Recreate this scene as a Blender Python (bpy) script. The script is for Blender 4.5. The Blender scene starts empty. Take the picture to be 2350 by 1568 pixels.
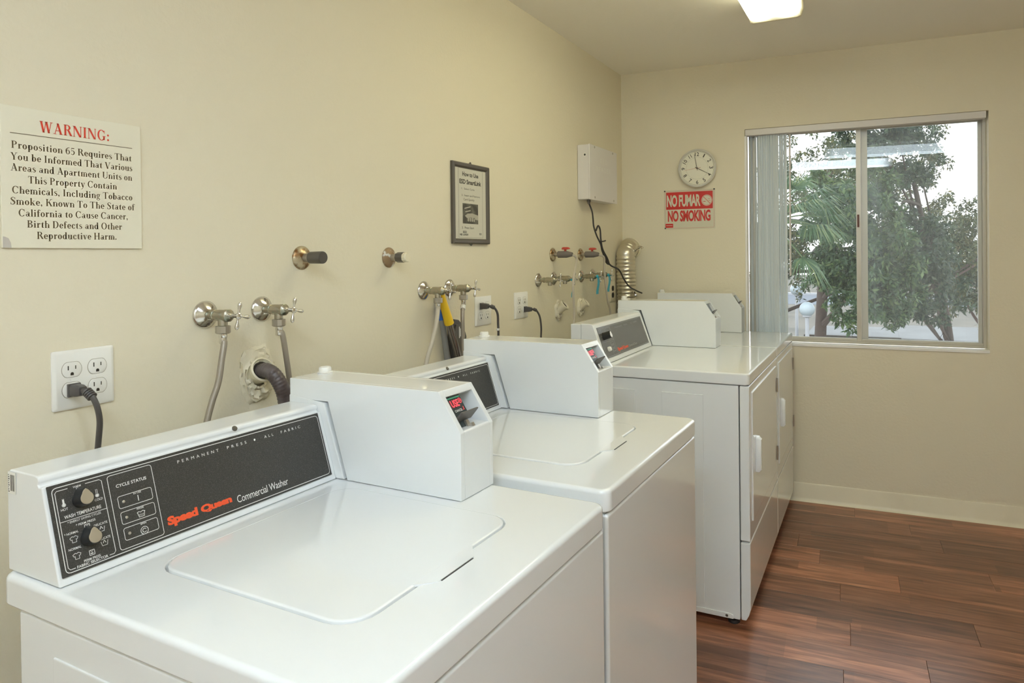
import bpy, bmesh, math, random
import numpy as np
from mathutils import Vector, Matrix, noise
random.seed(7)
SC = bpy.context.scene
COL = SC.collection

# ------------------------------------------------------------------ camera, world, exposure
CAM = Vector((1.3698, -0.6140, 1.3008))
YAW, PITCH, ROLL, FPX, SHX, SHY = 0.4505, 0.0085, -0.0109, 1561.387, 102.237, -184.295
fwd = Vector((-math.sin(YAW) * math.cos(PITCH), math.cos(YAW) * math.cos(PITCH), -math.sin(PITCH)))
rgt = Vector((math.cos(YAW), math.sin(YAW), 0))
upv = rgt.cross(fwd)
rg2 = rgt * math.cos(ROLL) + upv * math.sin(ROLL)
up2 = -rgt * math.sin(ROLL) + upv * math.cos(ROLL)
cd = bpy.data.cameras.new('camera')
cam = bpy.data.objects.new('camera', cd)
COL.objects.link(cam)
cam.matrix_world = Matrix(((rg2.x, up2.x, -fwd.x, CAM.x), (rg2.y, up2.y, -fwd.y, CAM.y),
                           (rg2.z, up2.z, -fwd.z, CAM.z), (0, 0, 0, 1)))
cd.sensor_width = 36
cd.lens = FPX / 2350 * 36
cd.shift_x = -SHX / 2350
cd.shift_y = SHY / 2350
cd.clip_start = 0.02
cd.clip_end = 400
SC.camera = cam

SC.view_settings.view_transform = 'Standard'
SC.view_settings.look = 'None'
SC.view_settings.gamma = 1
SC.view_settings.exposure = 0.90
SC.view_settings.use_curve_mapping = False
SC.cycles.use_denoising = True
SC.cycles.max_bounces = 10
SC.cycles.diffuse_bounces = 6
SC.cycles.transparent_max_bounces = 24
SC.cycles.sample_clamp_indirect = 6

LAMP_NEAR = 7.4      # strength of the fixture in view
FILL_REAR = 15.5      # base strength of the two unseen fill fixtures added for the foreground
SKY = 1.9

w = bpy.data.worlds.new('World')
SC.world = w
w.use_nodes = True
nt = w.node_tree
nt.nodes.clear()
tc = nt.nodes.new('ShaderNodeTexCoord')
sp = nt.nodes.new('ShaderNodeSeparateXYZ')
cr = nt.nodes.new('ShaderNodeValToRGB')
bg = nt.nodes.new('ShaderNodeBackground')
wo = nt.nodes.new('ShaderNodeOutputWorld')
nt.links.new(tc.outputs['Generated'], sp.inputs[0])
nt.links.new(sp.outputs['Z'], cr.inputs[0])
nt.links.new(cr.outputs[0], bg.inputs[0])
nt.links.new(bg.outputs[0], wo.inputs[0])
cr.color_ramp.elements[0].position = 0.0
cr.color_ramp.elements[0].color = (0.80, 0.80, 0.82, 1)
cr.color_ramp.elements[1].position = 0.5
cr.color_ramp.elements[1].color = (0.86, 0.92, 1.0, 1)
bg.inputs[1].default_value = SKY

# ------------------------------------------------------------------ helpers
YB, AB = 3.098, 0.052            # back wall: hinge point on the left wall and turn
HC = 2.337                       # ceiling height
def BW(x, y, z):                 # point given in back-wall coordinates
    c, s = math.cos(AB), math.sin(AB)
    return Vector((x * c - y * s, YB + x * s + y * c, z))

class MB:
    def __init__(s):
        s.v, s.f, s.m, s.mi = [], [], [], 0
    def add(s, verts, faces):
        b = len(s.v)
        s.v += [tuple(v) for v in verts]
        s.f += [tuple(i + b for i in f) for f in faces]
        s.m += [s.mi] * len(faces)
        return s
    def box(s, x0, x1, y0, y1, z0, z1):
        v = [(x0, y0, z0), (x1, y0, z0), (x1, y1, z0), (x0, y1, z0), (x0, y0, z1), (x1, y0, z1), (x1, y1, z1), (x0, y1, z1)]
        return s.add(v, [(0, 3, 2, 1), (4, 5, 6, 7), (0, 1, 5, 4), (1, 2, 6, 5), (2, 3, 7, 6), (3, 0, 4, 7)])
    def prism(s, pts, a0, a1, axis='y'):
        n = len(pts)
        def P(p, a):
            return {'y': (p[0], a, p[1]), 'x': (a, p[0], p[1]), 'z': (p[0], p[1], a)}[axis]
        v = [P(p, a0) for p in pts] + [P(p, a1) for p in pts]
        f = [tuple(range(n)), tuple(range(2 * n - 1, n - 1, -1))]
        f += [(i, i + n, (i + 1) % n + n, (i + 1) % n) for i in range(n)]
        return s.add(v, f)
    def loft(s, loops, cap0=True, cap1=True):
        n = len(loops[0])
        v = [p for l in loops for p in l]
        f = []
        for k in range(len(loops) - 1):
            a, b = k * n, (k + 1) * n
            f += [(a + i, a + (i + 1) % n, b + (i + 1) % n, b + i) for i in range(n)]
        if cap0: f.append(tuple(range(n - 1, -1, -1)))
        if cap1: f.append(tuple(range((len(loops) - 1) * n, len(loops) * n)))
        return s.add(v, f)
    def lathe(s, prof, org=(0, 0, 0), ax=(1, 0, 0), n=20):
        ax = Vector(ax).normalized()
        t = Vector((0, 0, 1)) if abs(ax.z) < .9 else Vector((1, 0, 0))
        u = ax.cross(t).normalized(); w_ = ax.cross(u)
        o = Vector(org)
        loops = [[o + ax * a + (u * math.cos(2 * math.pi * i / n) + w_ * math.sin(2 * math.pi * i / n)) * max(r, 1e-5) for i in range(n)] for a, r in prof]
        return s.loft(loops)
    def tube(s, path, r, n=10, step=None, smooth=True, cap=True):
        P = [Vector(p) for p in path]
        if smooth and len(P) > 2:
            Q = []
            for i in range(len(P) - 1):
                p0, p1, p2, p3 = P[max(i - 1, 0)], P[i], P[i + 1], P[min(i + 2, len(P) - 1)]
                k = step or 8
                for j in range(k):
                    t = j / k
                    Q.append(0.5 * ((2 * p1) + (p2 - p0) * t + (2 * p0 - 5 * p1 + 4 * p2 - p3) * t * t + (3 * p1 - p0 - 3 * p2 + p3) * t ** 3))
            Q.append(P[-1]); P = Q
        loops = []
        u = None
        for i, p in enumerate(P):
            d = (P[min(i + 1, len(P) - 1)] - P[max(i - 1, 0)]).normalized()
            if u is None:
                u = d.cross(Vector((0.3, 0.2, 1)) if abs(d.z) < .9 else Vector((1, 0, 0))).normalized()
            u = (u - d * u.dot(d)).normalized()
            w_ = d.cross(u)
            rr = r(i / (len(P) - 1), i) if callable(r) else r
            loops.append([p + (u * math.cos(2 * math.pi * a / n) + w_ * math.sin(2 * math.pi * a / n)) * rr for a in range(n)])
        return s.loft(loops, cap, cap)
    def sphere(s, c, r, n=14, sc=(1, 1, 1)):
        c = Vector(c)
        loops = []
        for k in range(n + 1):
            t = math.pi * k / n
            rr = max(math.sin(t), 1e-4) * r
            loops.append([c + Vector((rr * math.cos(2 * math.pi * i / (2 * n)) * sc[0], rr * math.sin(2 * math.pi * i / (2 * n)) * sc[1], -math.cos(t) * r * sc[2])) for i in range(2 * n)])
        return s.loft(loops)
    def xform(s, M, start=0):
        s.v = s.v[:start] + [tuple(M @ Vector(p)) for p in s.v[start:]]
        return s
    def build(s, name, mat, parent=None, bevel=0, seg=2, smooth=True, ang=35, loc=None, rz=0, fix=True, wn=False):
        me = bpy.data.meshes.new(name)
        me.from_pydata(s.v, [], s.f)
        mats = mat if isinstance(mat, (list, tuple)) else [mat]
        for m in mats: me.materials.append(m)
        if len(mats) > 1:
            me.polygons.foreach_set('material_index', s.m)
        if fix or bevel:
            bm = bmesh.new(); bm.from_mesh(me)
            if fix: bmesh.ops.recalc_face_normals(bm, faces=bm.faces)
            if bevel:
                es = [e for e in bm.edges if len(e.link_faces) == 2 and e.calc_face_angle(0) > math.radians(28)]
                bmesh.ops.bevel(bm, geom=es, offset=bevel, segments=seg, affect='EDGES', clamp_overlap=True, profile=0.5)
            bm.to_mesh(me); bm.free()
        if smooth:
            me.polygons.foreach_set('use_smooth', [True] * len(me.polygons))
            me.set_sharp_from_angle(angle=math.radians(ang))
        o = bpy.data.objects.new(name, me)
        COL.objects.link(o)
        if smooth and (bevel or wn):
            md = o.modifiers.new('weighted_normal', 'WEIGHTED_NORMAL'); md.keep_sharp = True; md.weight = 80
        if parent: o.parent = parent
        if loc is not None: o.location = loc
        if rz: o.rotation_euler = (0, 0, rz)
        return o

def tag(o, label=None, cat=None, group=None, kind=None):
    if label: o['label'] = label
    if cat: o['category'] = cat
    if group: o['group'] = group
    if kind: o['kind'] = kind
    return o
def thing(name, label, cat, loc=(0, 0, 0), rz=0, group=None, kind=None):
    o = bpy.data.objects.new(name, None)
    o.empty_display_size = 0.1
    COL.objects.link(o)
    o.location = loc; o.rotation_euler = (0, 0, rz)
    return tag(o, label, cat, group, kind)
def copy_tree(o, parent=None):
    c = o.copy(); COL.objects.link(c)
    if parent: c.parent = parent
    for ch in list(o.children): copy_tree(ch, c)
    return c

def rr(x0, x1, y0, y1, r, z, k=6):
    out = []
    for cx, cy, a0 in ((x1 - r, y1 - r, 0), (x0 + r, y1 - r, 90), (x0 + r, y0 + r, 180), (x1 - r, y0 + r, 270)):
        for i in range(k + 1):
            a = math.radians(a0 + 90 * i / k)
            out.append(Vector((cx + r * math.cos(a), cy + r * math.sin(a), z)))
    return out

# ------------------------------------------------------------------ materials
def srgb(r, g, b):
    f = lambda c: (c / 255 / 12.92) if c / 255 <= 0.04045 else ((c / 255 + 0.055) / 1.055) ** 2.4
    return (f(r), f(g), f(b), 1)
def mat(name, col, rough=0.5, metal=0, coat=0, bump=None, vary=None, spec=None, emit=None, trans=0, sub=0):
    m = bpy.data.materials.new(name); m.use_nodes = True
    n, l = m.node_tree.nodes, m.node_tree.links
    b = n['Principled BSDF']
    if sub:
        tl = n.new('ShaderNodeBsdfTranslucent'); tl.inputs[0].default_value = (*col[:3], 1)
        ms = n.new('ShaderNodeMixShader'); ms.inputs[0].default_value = sub
        l.new(b.outputs[0], ms.inputs[1]); l.new(tl.outputs[0], ms.inputs[2]); l.new(ms.outputs[0], n['Material Output'].inputs[0])
    c = col if len(col) == 4 else (*col, 1)
    b.inputs['Base Color'].default_value = c
    b.inputs['Roughness'].default_value = rough
    b.inputs['Metallic'].default_value = metal
    if coat:
        b.inputs['Coat Weight'].default_value = coat
        b.inputs['Coat Roughness'].default_value = 0.06
    if spec is not None: b.inputs['Specular IOR Level'].default_value = spec
    if emit:
        b.inputs['Emission Color'].default_value = (*emit[:3], 1); b.inputs['Emission Strength'].default_value = emit[3]
    tcn = n.new('ShaderNodeTexCoord')
    if bump:
        sc_, st, dist = bump
        t = n.new('ShaderNodeTexNoise'); t.inputs['Scale'].default_value = sc_; t.inputs['Detail'].default_value = 4
        l.new(tcn.outputs['Object'], t.inputs['Vector'])
        bp = n.new('ShaderNodeBump'); bp.inputs['Strength'].default_value = st; bp.inputs['Distance'].default_value = dist
        l.new(t.outputs['Fac'], bp.inputs['Height']); l.new(bp.outputs[0], b.inputs['Normal'])
    if vary:
        sc_, c2, lo, hi = vary
        t = n.new('ShaderNodeTexNoise'); t.inputs['Scale'].default_value = sc_; t.inputs['Detail'].default_value = 5
        l.new(tcn.outputs['Object'], t.inputs['Vector'])
        mr = n.new('ShaderNodeMapRange'); mr.inputs['From Min'].default_value = lo; mr.inputs['From Max'].default_value = hi
        l.new(t.outputs['Fac'], mr.inputs['Value'])
        mx = n.new('ShaderNodeMix'); mx.data_type = 'RGBA'
        mx.inputs['A'].default_value = c; mx.inputs['B'].default_value = c2 if len(c2) == 4 else (*c2, 1)
        l.new(mr.outputs[0], mx.inputs['Factor']); l.new(mx.outputs['Result'], b.inputs['Base Color'])
    return m

M = {}
WALLC = (0.765, 0.705, 0.555)
M['wall'] = mat('wall_paint', WALLC, 0.6, bump=(90, 0.28, 0.004), vary=(1.3, (0.75, 0.69, 0.535), 0.3, 0.7))
M['wallb'] = mat('wall_paint_back', WALLC, 0.55, bump=(80, 0.22, 0.004))
M['ceil'] = mat('ceiling_paint', (0.90, 0.87, 0.79), 0.7, bump=(70, 0.2, 0.004))
M['base'] = mat('baseboard_vinyl', (0.78, 0.72, 0.56), 0.35, vary=(6, (0.70, 0.64, 0.49), 0.5, 0.8))
M['white'] = mat('white_enamel', (0.78, 0.80, 0.81), 0.22, coat=0.5)
M['white2'] = mat('white_enamel_smooth', (0.78, 0.80, 0.81), 0.14, coat=0.6)
M['plastic'] = mat('white_plastic', (0.82, 0.81, 0.77), 0.3)
M['whitem'] = mat('white_metal', (0.70, 0.67, 0.65), 0.35)
M['trimw'] = mat('white_trim', (0.86, 0.85, 0.84), 0.35)
M['alu'] = mat('aluminium_frame', (0.55, 0.52, 0.45), 0.38, metal=0.35)
M['alu2'] = mat('pale_aluminium', (0.60, 0.60, 0.56), 0.4, metal=0.2)
M['chrome'] = mat('worn_chrome', (0.72, 0.70, 0.66), 0.16, metal=1, vary=(60, (0.42, 0.38, 0.32), 0.5, 0.8))
M['brass'] = mat('dull_brass', (0.46, 0.42, 0.34), 0.35, metal=1, vary=(80, (0.3, 0.36, 0.3), 0.5, 0.75))
M['galv'] = mat('grey_fitting', (0.45, 0.42, 0.37), 0.35, metal=0.9)
M['rust'] = mat('rusty_flange', (0.55, 0.48, 0.34), 0.3, metal=0.8, vary=(55, (0.25, 0.13, 0.05), 0.45, 0.6))
M['rust2'] = mat('painted_rusty_flange', (0.30, 0.20, 0.11), 0.5, metal=0.3, vary=(50, (0.62, 0.62, 0.58), 0.55, 0.62))
M['iron'] = mat('dark_iron', (0.13, 0.12, 0.105), 0.4, metal=0.6)
M['braid'] = mat('braided_hose', (0.34, 0.30, 0.25), 0.35, metal=0.55, bump=(900, 0.5, 0.001))
M['clearhose'] = mat('pale_hose', (0.50, 0.45, 0.37), 0.35, bump=(500, 0.3, 0.001))
M['rubber'] = mat('black_rubber', (0.035, 0.032, 0.032), 0.45)
M['cord'] = mat('grey_cord', (0.085, 0.078, 0.075), 0.4)
M['drainh'] = mat('drain_hose', (0.07, 0.05, 0.05), 0.35, vary=(30, (0.14, 0.12, 0.12), 0.4, 0.7))
M['darkhole'] = mat('dark_hollow', (0.03, 0.022, 0.015), 0.9)
M['black'] = mat('black_plastic', (0.02, 0.02, 0.02), 0.3)
M['panel'] = mat('speckled_black_panel', (0.035, 0.033, 0.03), 0.42, vary=(900, (0.10, 0.095, 0.085), 0.52, 0.66))
M['ink'] = mat('white_ink', (0.78, 0.78, 0.76), 0.5)
M['orange'] = mat('orange_ink', (0.85, 0.10, 0.03), 0.45)
M['brush'] = mat('brushed_knob_cap', (0.66, 0.62, 0.56), 0.28, metal=0.9)
M['led'] = mat('led_display', (0.05, 0.01, 0.01), 0.3, emit=(1.0, 0.06, 0.08, 1.1))
M['reader'] = mat('card_reader_black', (0.03, 0.045, 0.045), 0.35)
M['green'] = mat('green_line', (0.08, 0.4, 0.25), 0.4)
M['sign'] = mat('cream_sign', (0.80, 0.76, 0.62), 0.4)
M['red'] = mat('sign_red_ink', (0.72, 0.06, 0.03), 0.45)
M['brownink'] = mat('brown_ink', (0.12, 0.085, 0.04), 0.5)
M['smudge'] = mat('grey_smudge', (0.55, 0.51, 0.46), 0.5)
M['framew'] = mat('dark_bronze_frame', (0.115, 0.10, 0.082), 0.4, metal=0.3)
M['paper'] = mat('paper', (0.60, 0.58, 0.50), 0.6)
M['ink2'] = mat('grey_black_ink', (0.06, 0.055, 0.045), 0.6)
M['photo'] = mat('printed_photo', (0.07, 0.065, 0.05), 0.6, vary=(40, (0.16, 0.15, 0.12), 0.4, 0.7))
M['photo2'] = mat('printed_light', (0.42, 0.40, 0.33), 0.6)
M['signw'] = mat('sign_white', (0.66, 0.63, 0.50), 0.4)
M['signr'] = mat('sign_red', (0.60, 0.025, 0.02), 0.4)
M['clockrim'] = mat('silver_plastic', (0.66, 0.65, 0.60), 0.3)
M['clockface'] = mat('clock_face', (0.80, 0.78, 0.66), 0.5)
M['foil'] = mat('foil_duct', (0.72, 0.68, 0.58), 0.34, metal=1, bump=(60, 0.3, 0.003))
M['foam'] = mat('pipe_foam', (0.16, 0.14, 0.125), 0.8)
M['redh'] = mat('red_handle', (0.50, 0.06, 0.04), 0.45)
M['ribbon'] = mat('blue_ribbon', (0.05, 0.42, 0.58), 0.5)
M['pvc'] = mat('painted_pvc', (0.76, 0.70, 0.53), 0.5)
M['yel'] = mat('yellow_grip', (0.80, 0.52, 0.02), 0.4)
M['blu'] = mat('blue_grip', (0.02, 0.13, 0.55), 0.4)
M['pole'] = mat('grey_pole', (0.32, 0.33, 0.33), 0.35, metal=0.4)
M['pole2'] = mat('steel_pole', (0.32, 0.30, 0.30), 0.2, metal=0.9)
M['blind'] = mat('vinyl_blind', (0.80, 0.84, 0.85), 0.5, sub=.35)
M['latch'] = mat('brown_latch', (0.13, 0.045, 0.03), 0.5)
M['tape'] = mat('white_tag', (0.75, 0.74, 0.7), 0.5)
M['trunk'] = mat('bark', (0.055, 0.040, 0.032), 0.9, bump=(20, 0.6, 0.02))
M['trunk2'] = mat('reddish_bark', (0.11, 0.07, 0.062), 0.9, bump=(20, 0.6, 0.02))
M['globe'] = mat('milky_globe', (0.36, 0.42, 0.45), 0.3)
M['dirt'] = mat('pale_ground', (0.13, 0.115, 0.092), 0.9, vary=(0.4, (0.08, 0.075, 0.06), 0.4, 0.7))
M['asph'] = mat('asphalt', (0.10, 0.115, 0.14), 0.8)
M['linep'] = mat('road_paint', (0.36, 0.37, 0.39), 0.6)
M['roof'] = mat('pale_roof', (0.14, 0.145, 0.145), 0.7, vary=(1.2, (0.10, 0.10, 0.10), 0.4, 0.7))
M['fence'] = mat('weathered_wood', (0.065, 0.055, 0.043), 0.9, vary=(3, (0.04, 0.035, 0.028), 0.4, 0.7))
M['shrub'] = mat('far_leaves', (0.12, 0.20, 0.06), 0.8)
M['concrete'] = mat('landing_concrete', (0.5, 0.5, 0.5), 0.8)

def leafmat(name, c1, c2, c3):
    m = bpy.data.materials.new(name); m.use_nodes = True
    n, l = m.node_tree.nodes, m.node_tree.links
    b = n['Principled BSDF']; b.inputs['Roughness'].default_value = 0.45
    g = n.new('ShaderNodeNewGeometry'); r = n.new('ShaderNodeValToRGB')
    r.color_ramp.elements[0].color = (*c1, 1); r.color_ramp.elements[1].color = (*c3, 1)
    e = r.color_ramp.elements.new(0.6); e.color = (*c2, 1)
    l.new(g.outputs['Random Per Island'], r.inputs[0]); l.new(r.outputs[0], b.inputs['Base Color'])
    tr = n.new('ShaderNodeBsdfTranslucent'); l.new(r.outputs[0], tr.inputs[0])
    mx = n.new('ShaderNodeMixShader'); mx.inputs[0].default_value = 0.35
    l.new(b.outputs[0], mx.inputs[1]); l.new(tr.outputs[0], mx.inputs[2])
    l.new(mx.outputs[0], n['Material Output'].inputs[0])
    return m
M['leafA'] = leafmat('green_leaves', (0.020, 0.046, 0.017), (0.042, 0.088, 0.032), (0.11, 0.16, 0.05))
M['leafB'] = leafmat('dark_leaves', (0.014, 0.031, 0.017), (0.033, 0.062, 0.033), (0.08, 0.11, 0.05))
M['leafC'] = leafmat('olive_leaves', (0.033, 0.048, 0.024), (0.075, 0.10, 0.04), (0.16, 0.14, 0.05))
M['palm'] = leafmat('palm_leaves', (0.033, 0.075, 0.03), (0.065, 0.125, 0.05), (0.18, 0.20, 0.07))

def glassmat(name, dirt):
    m = bpy.data.materials.new(name); m.use_nodes = True
    n, l = m.node_tree.nodes, m.node_tree.links
    n.remove(n['Principled BSDF'])
    out = n['Material Output']
    t = n.new('ShaderNodeBsdfTransparent'); t.inputs[0].default_value = (0.93, 0.95, 0.94, 1)
    g = n.new('ShaderNodeBsdfGlossy'); g.inputs['Roughness'].default_value = 0.0
    f = n.new('ShaderNodeFresnel'); f.inputs['IOR'].default_value = 1.45
    mx = n.new('ShaderNodeMixShader')
    l.new(f.outputs[0], mx.inputs[0]); l.new(t.outputs[0], mx.inputs[1]); l.new(g.outputs[0], mx.inputs[2])
    d = n.new('ShaderNodeBsdfTranslucent'); d.inputs[0].default_value = (0.8, 0.82, 0.82, 1)
    d2 = n.new('ShaderNodeBsdfDiffuse'); d2.inputs[0].default_value = (0.8, 0.82, 0.82, 1)
    dd = n.new('ShaderNodeMixShader'); dd.inputs[0].default_value = 0.5
    l.new(d.outputs[0], dd.inputs[1]); l.new(d2.outputs[0], dd.inputs[2])
    no = n.new('ShaderNodeTexNoise'); no.inputs['Scale'].default_value = 5; no.inputs['Detail'].default_value = 6
    tcn = n.new('ShaderNodeTexCoord'); mp = n.new('ShaderNodeMapping'); mp.inputs['Scale'].default_value = (6, 1, 1.2)
    l.new(tcn.outputs['Object'], mp.inputs[0]); l.new(mp.outputs[0], no.inputs['Vector'])
    mr = n.new('ShaderNodeMapRange'); mr.inputs['To Min'].default_value = dirt * 0.5; mr.inputs['To Max'].default_value = dirt * 1.5
    l.new(no.outputs['Fac'], mr.inputs['Value'])
    m2 = n.new('ShaderNodeMixShader')
    l.new(mr.outputs[0], m2.inputs[0]); l.new(mx.outputs[0], m2.inputs[1]); l.new(dd.outputs[0], m2.inputs[2])
    l.new(m2.outputs[0], out.inputs[0])
    return m
M['glassL'] = glassmat('window_glass', 0.010)
M['glassR'] = glassmat('dusty_window_glass', 0.055)

def floormat():
    m = bpy.data.materials.new('plank_vinyl'); m.use_nodes = True
    n, l = m.node_tree.nodes, m.node_tree.links
    b = n['Principled BSDF']
    b.inputs['Roughness'].default_value = 0.30
    b.inputs['Specular IOR Level'].default_value = 0.75
    tcn = n.new('ShaderNodeTexCoord'); oi = n.new('ShaderNodeObjectInfo')
    ad = n.new('ShaderNodeVectorMath'); ad.operation = 'ADD'
    cmb = n.new('ShaderNodeCombineXYZ')
    mu = n.new('ShaderNodeMath'); mu.operation = 'MULTIPLY'; mu.inputs[1].default_value = 37
    l.new(oi.outputs['Random'], mu.inputs[0]); l.new(mu.outputs[0], cmb.inputs[0]); l.new(mu.outputs[0], cmb.inputs[1])
    l.new(tcn.outputs['Object'], ad.inputs[0]); l.new(cmb.outputs[0], ad.inputs[1])
    mp = n.new('ShaderNodeMapping'); mp.inputs['Scale'].default_value = (1.6, 22, 1)
    l.new(ad.outputs[0], mp.inputs[0])
    g1 = n.new('ShaderNodeTexNoise'); g1.inputs['Scale'].default_value = 2.2; g1.inputs['Detail'].default_value = 7; g1.inputs['Roughness'].default_value = 0.6; g1.inputs['Distortion'].default_value = 0.7
    l.new(mp.outputs[0], g1.inputs['Vector'])
    cr = n.new('ShaderNodeValToRGB')
    cr.color_ramp.elements[0].position = 0.3; cr.color_ramp.elements[0].color = (0.135, 0.052, 0.026, 1)
    cr.color_ramp.elements[1].position = 0.72; cr.color_ramp.elements[1].color = (0.50, 0.23, 0.13, 1)
    e = cr.color_ramp.elements.new(0.5); e.color = (0.29, 0.115, 0.060, 1)
    l.new(g1.outputs['Fac'], cr.inputs[0])
    # half-width strips with their own tone
    mp2 = n.new('ShaderNodeMapping'); mp2.inputs['Scale'].default_value = (2.2, 13.42, 1)
    l.new(ad.outputs[0], mp2.inputs[0])
    sn = n.new('ShaderNodeVectorMath'); sn.operation = 'FLOOR'; l.new(mp2.outputs[0], sn.inputs[0])
    wn = n.new('ShaderNodeTexWhiteNoise'); l.new(sn.outputs[0], wn.inputs['Vector'])
    mr = n.new('ShaderNodeMapRange'); mr.inputs['To Min'].default_value = 0.72; mr.inputs['To Max'].default_value = 1.18
    l.new(wn.outputs['Value'], mr.inputs['Value'])
    mr2 = n.new('ShaderNodeMapRange'); mr2.inputs['To Min'].default_value = 0.62; mr2.inputs['To Max'].default_value = 1.22
    l.new(oi.outputs['Random'], mr2.inputs['Value'])
    m1 = n.new('ShaderNodeMath'); m1.operation = 'MULTIPLY'; l.new(mr.outputs[0], m1.inputs[0]); l.new(mr2.outputs[0], m1.inputs[1])
    vs = n.new('ShaderNodeVectorMath'); vs.operation = 'SCALE'; l.new(cr.outputs[0], vs.inputs[0]); l.new(m1.outputs[0], vs.inputs['Scale'])
    l.new(vs.outputs[0], b.inputs['Base Color'])
    bp = n.new('ShaderNodeBump'); bp.inputs['Strength'].default_value = 0.25; bp.inputs['Distance'].default_value = 0.002
    l.new(g1.outputs['Fac'], bp.inputs['Height']); l.new(bp.outputs[0], b.inputs['Normal'])
    return m
M['plank'] = floormat()
M['floorbase'] = mat('floor_base', (0.035, 0.018, 0.01), 0.8)

# ------------------------------------------------------------------ lettering
def glyph_mesh(s, space=1.0, offset=0.0, shear=0.0, wordspace=1.0, align='LEFT'):
    c = bpy.data.curves.new('t', 'FONT'); c.body = s; c.size = 1; c.space_character = space; c.offset = offset; c.shear = shear; c.space_word = wordspace
    c.resolution_u = 3; c.align_x = align; c.fill_mode = 'FRONT'
    o = bpy.data.objects.new('t', c)
    COL.objects.link(o)
    bpy.context.view_layer.update()
    me = bpy.data.meshes.new_from_object(o.evaluated_get(bpy.context.evaluated_depsgraph_get()))
    v = [tuple(p.co) for p in me.vertices]; f = [tuple(p.vertices) for p in me.polygons]
    bpy.data.objects.remove(o); bpy.data.curves.remove(c); bpy.data.meshes.remove(me)
    return v, f
def text_to(mb, s, box, P, space=1.0, offset=0.0, shear=0.0, wordspace=1.0):
    """fit the word into box=(u0,u1,v0,v1) of the surface map P(u,v)"""
    v, f = glyph_mesh(s, space, offset, shear, wordspace)
    if not v: return
    xs = [p[0] for p in v]; ys = [p[1] for p in v]
    x0, x1, y0, y1 = min(xs), max(xs), min(ys), max(ys)
    u0, u1, v0, v1 = box
    q = [P(u0 + (p[0] - x0) / max(x1 - x0, 1e-6) * (u1 - u0), v0 + (p[1] - y0) / max(y1 - y0, 1e-6) * (v1 - v0)) for p in v]
    mb.add(q, f)
def ribbon(mb, pts, wdt, P, closed=False):
    n = len(pts); rng = n if closed else n - 1
    pts = [Vector((p[0], p[1])) for p in pts]
    L, R = [], []
    for i in range(n):
        a = pts[(i - 1) % n] if (closed or i > 0) else pts[i]
        b = pts[(i + 1) % n] if (closed or i < n - 1) else pts[i]
        d = (b - a).normalized(); nn = Vector((-d.y, d.x)) * wdt / 2
        L.append(pts[i] + nn); R.append(pts[i] - nn)
    v = [P(p.x, p.y) for p in L] + [P(p.x, p.y) for p in R]
    mb.add(v, [(i, (i + 1) % n, n + (i + 1) % n, n + i) for i in range(rng)])
def rrect2(x0, x1, y0, y1, r, k=3):
    return [(p.x, p.y) for p in rr(x0, x1, y0, y1, r, 0, k)]
def arc2(cx, cy, rx, ry, a0, a1, n=12):
    return [(cx + rx * math.cos(math.radians(a0 + (a1 - a0) * i / n)), cy + ry * math.sin(math.radians(a0 + (a1 - a0) * i / n))) for i in range(n + 1)]
def poly2(mb, pts, P):
    mb.add([P(*p) for p in pts], [tuple(range(len(pts)))])

# a small serif alphabet drawn from stems, bowls and slabs (thick verticals, thin horizontals)
ST, TH, XH = 0.175, 0.06, 0.64
class G:
    def __init__(s): s.p = []; s.w = 0
    def q(s, *pts): s.p.append(list(pts)); return s
    def bar(s, x0, x1, y0, y1): return s.q((x0, y0), (x1, y0), (x1, y1), (x0, y1))
    def ser(s, x0, x1, y, up=True):
        h = 0.045 if up else -0.045
        return s.bar(x0, x1, min(y, y + h), max(y, y + h))
    def stem(s, x, y0, y1, b=True, t=True, w=ST, tl=False, br=0.07):
        s.bar(x, x + w, y0, y1)
        if b: s.ser(x - br, x + w + br, y0)
        if t: s.ser(x - br, x + w + br, y1, False)
        if tl: s.q((x - 0.08, y1 - 0.05), (x + w / 2, y1 - 0.09), (x + w, y1), (x - 0.01, y1 - 0.015))
        return s
    def ring(s, cx, cy, rx, ry, a0=0, a1=360, w=ST, h=TH, n=20):
        o = arc2(cx, cy, rx, ry, a0, a1, n); i = arc2(cx, cy, max(rx - w, .01), max(ry - h, .01), a0, a1, n)
        for k in range(n): s.q(o[k], o[k + 1], i[k + 1], i[k])
        return s
    def diag(s, x0, y0, x1, y1, w):
        return s.q((x0 - w / 2, y0), (x0 + w / 2, y0), (x1 + w / 2, y1), (x1 - w / 2, y1))
    def pen(s, pts, ws):
        P = [Vector(p) for p in pts]; Q = []; W_ = []
        for i in range(len(P) - 1):
            p0, p1, p2, p3 = P[max(i - 1, 0)], P[i], P[i + 1], P[min(i + 2, len(P) - 1)]
            for j in range(6):
                t = j / 6
                Q.append(0.5 * ((2 * p1) + (p2 - p0) * t + (2 * p0 - 5 * p1 + 4 * p2 - p3) * t * t + (3 * p1 - p0 - 3 * p2 + p3) * t ** 3)); W_.append(ws[i] * (1 - t) + ws[i + 1] * t)
        Q.append(P[-1]); W_.append(ws[-1])
        L = []; R = []
        for i, p in enumerate(Q):
            d = (Q[min(i + 1, len(Q) - 1)] - Q[max(i - 1, 0)]).normalized(); nn = Vector((-d.y, d.x)) * W_[i] / 2
            L.append(tuple(p + nn)); R.append(tuple(p - nn))
        for i in range(len(Q) - 1): s.q(L[i], L[i + 1], R[i + 1], R[i])
        return s
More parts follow.
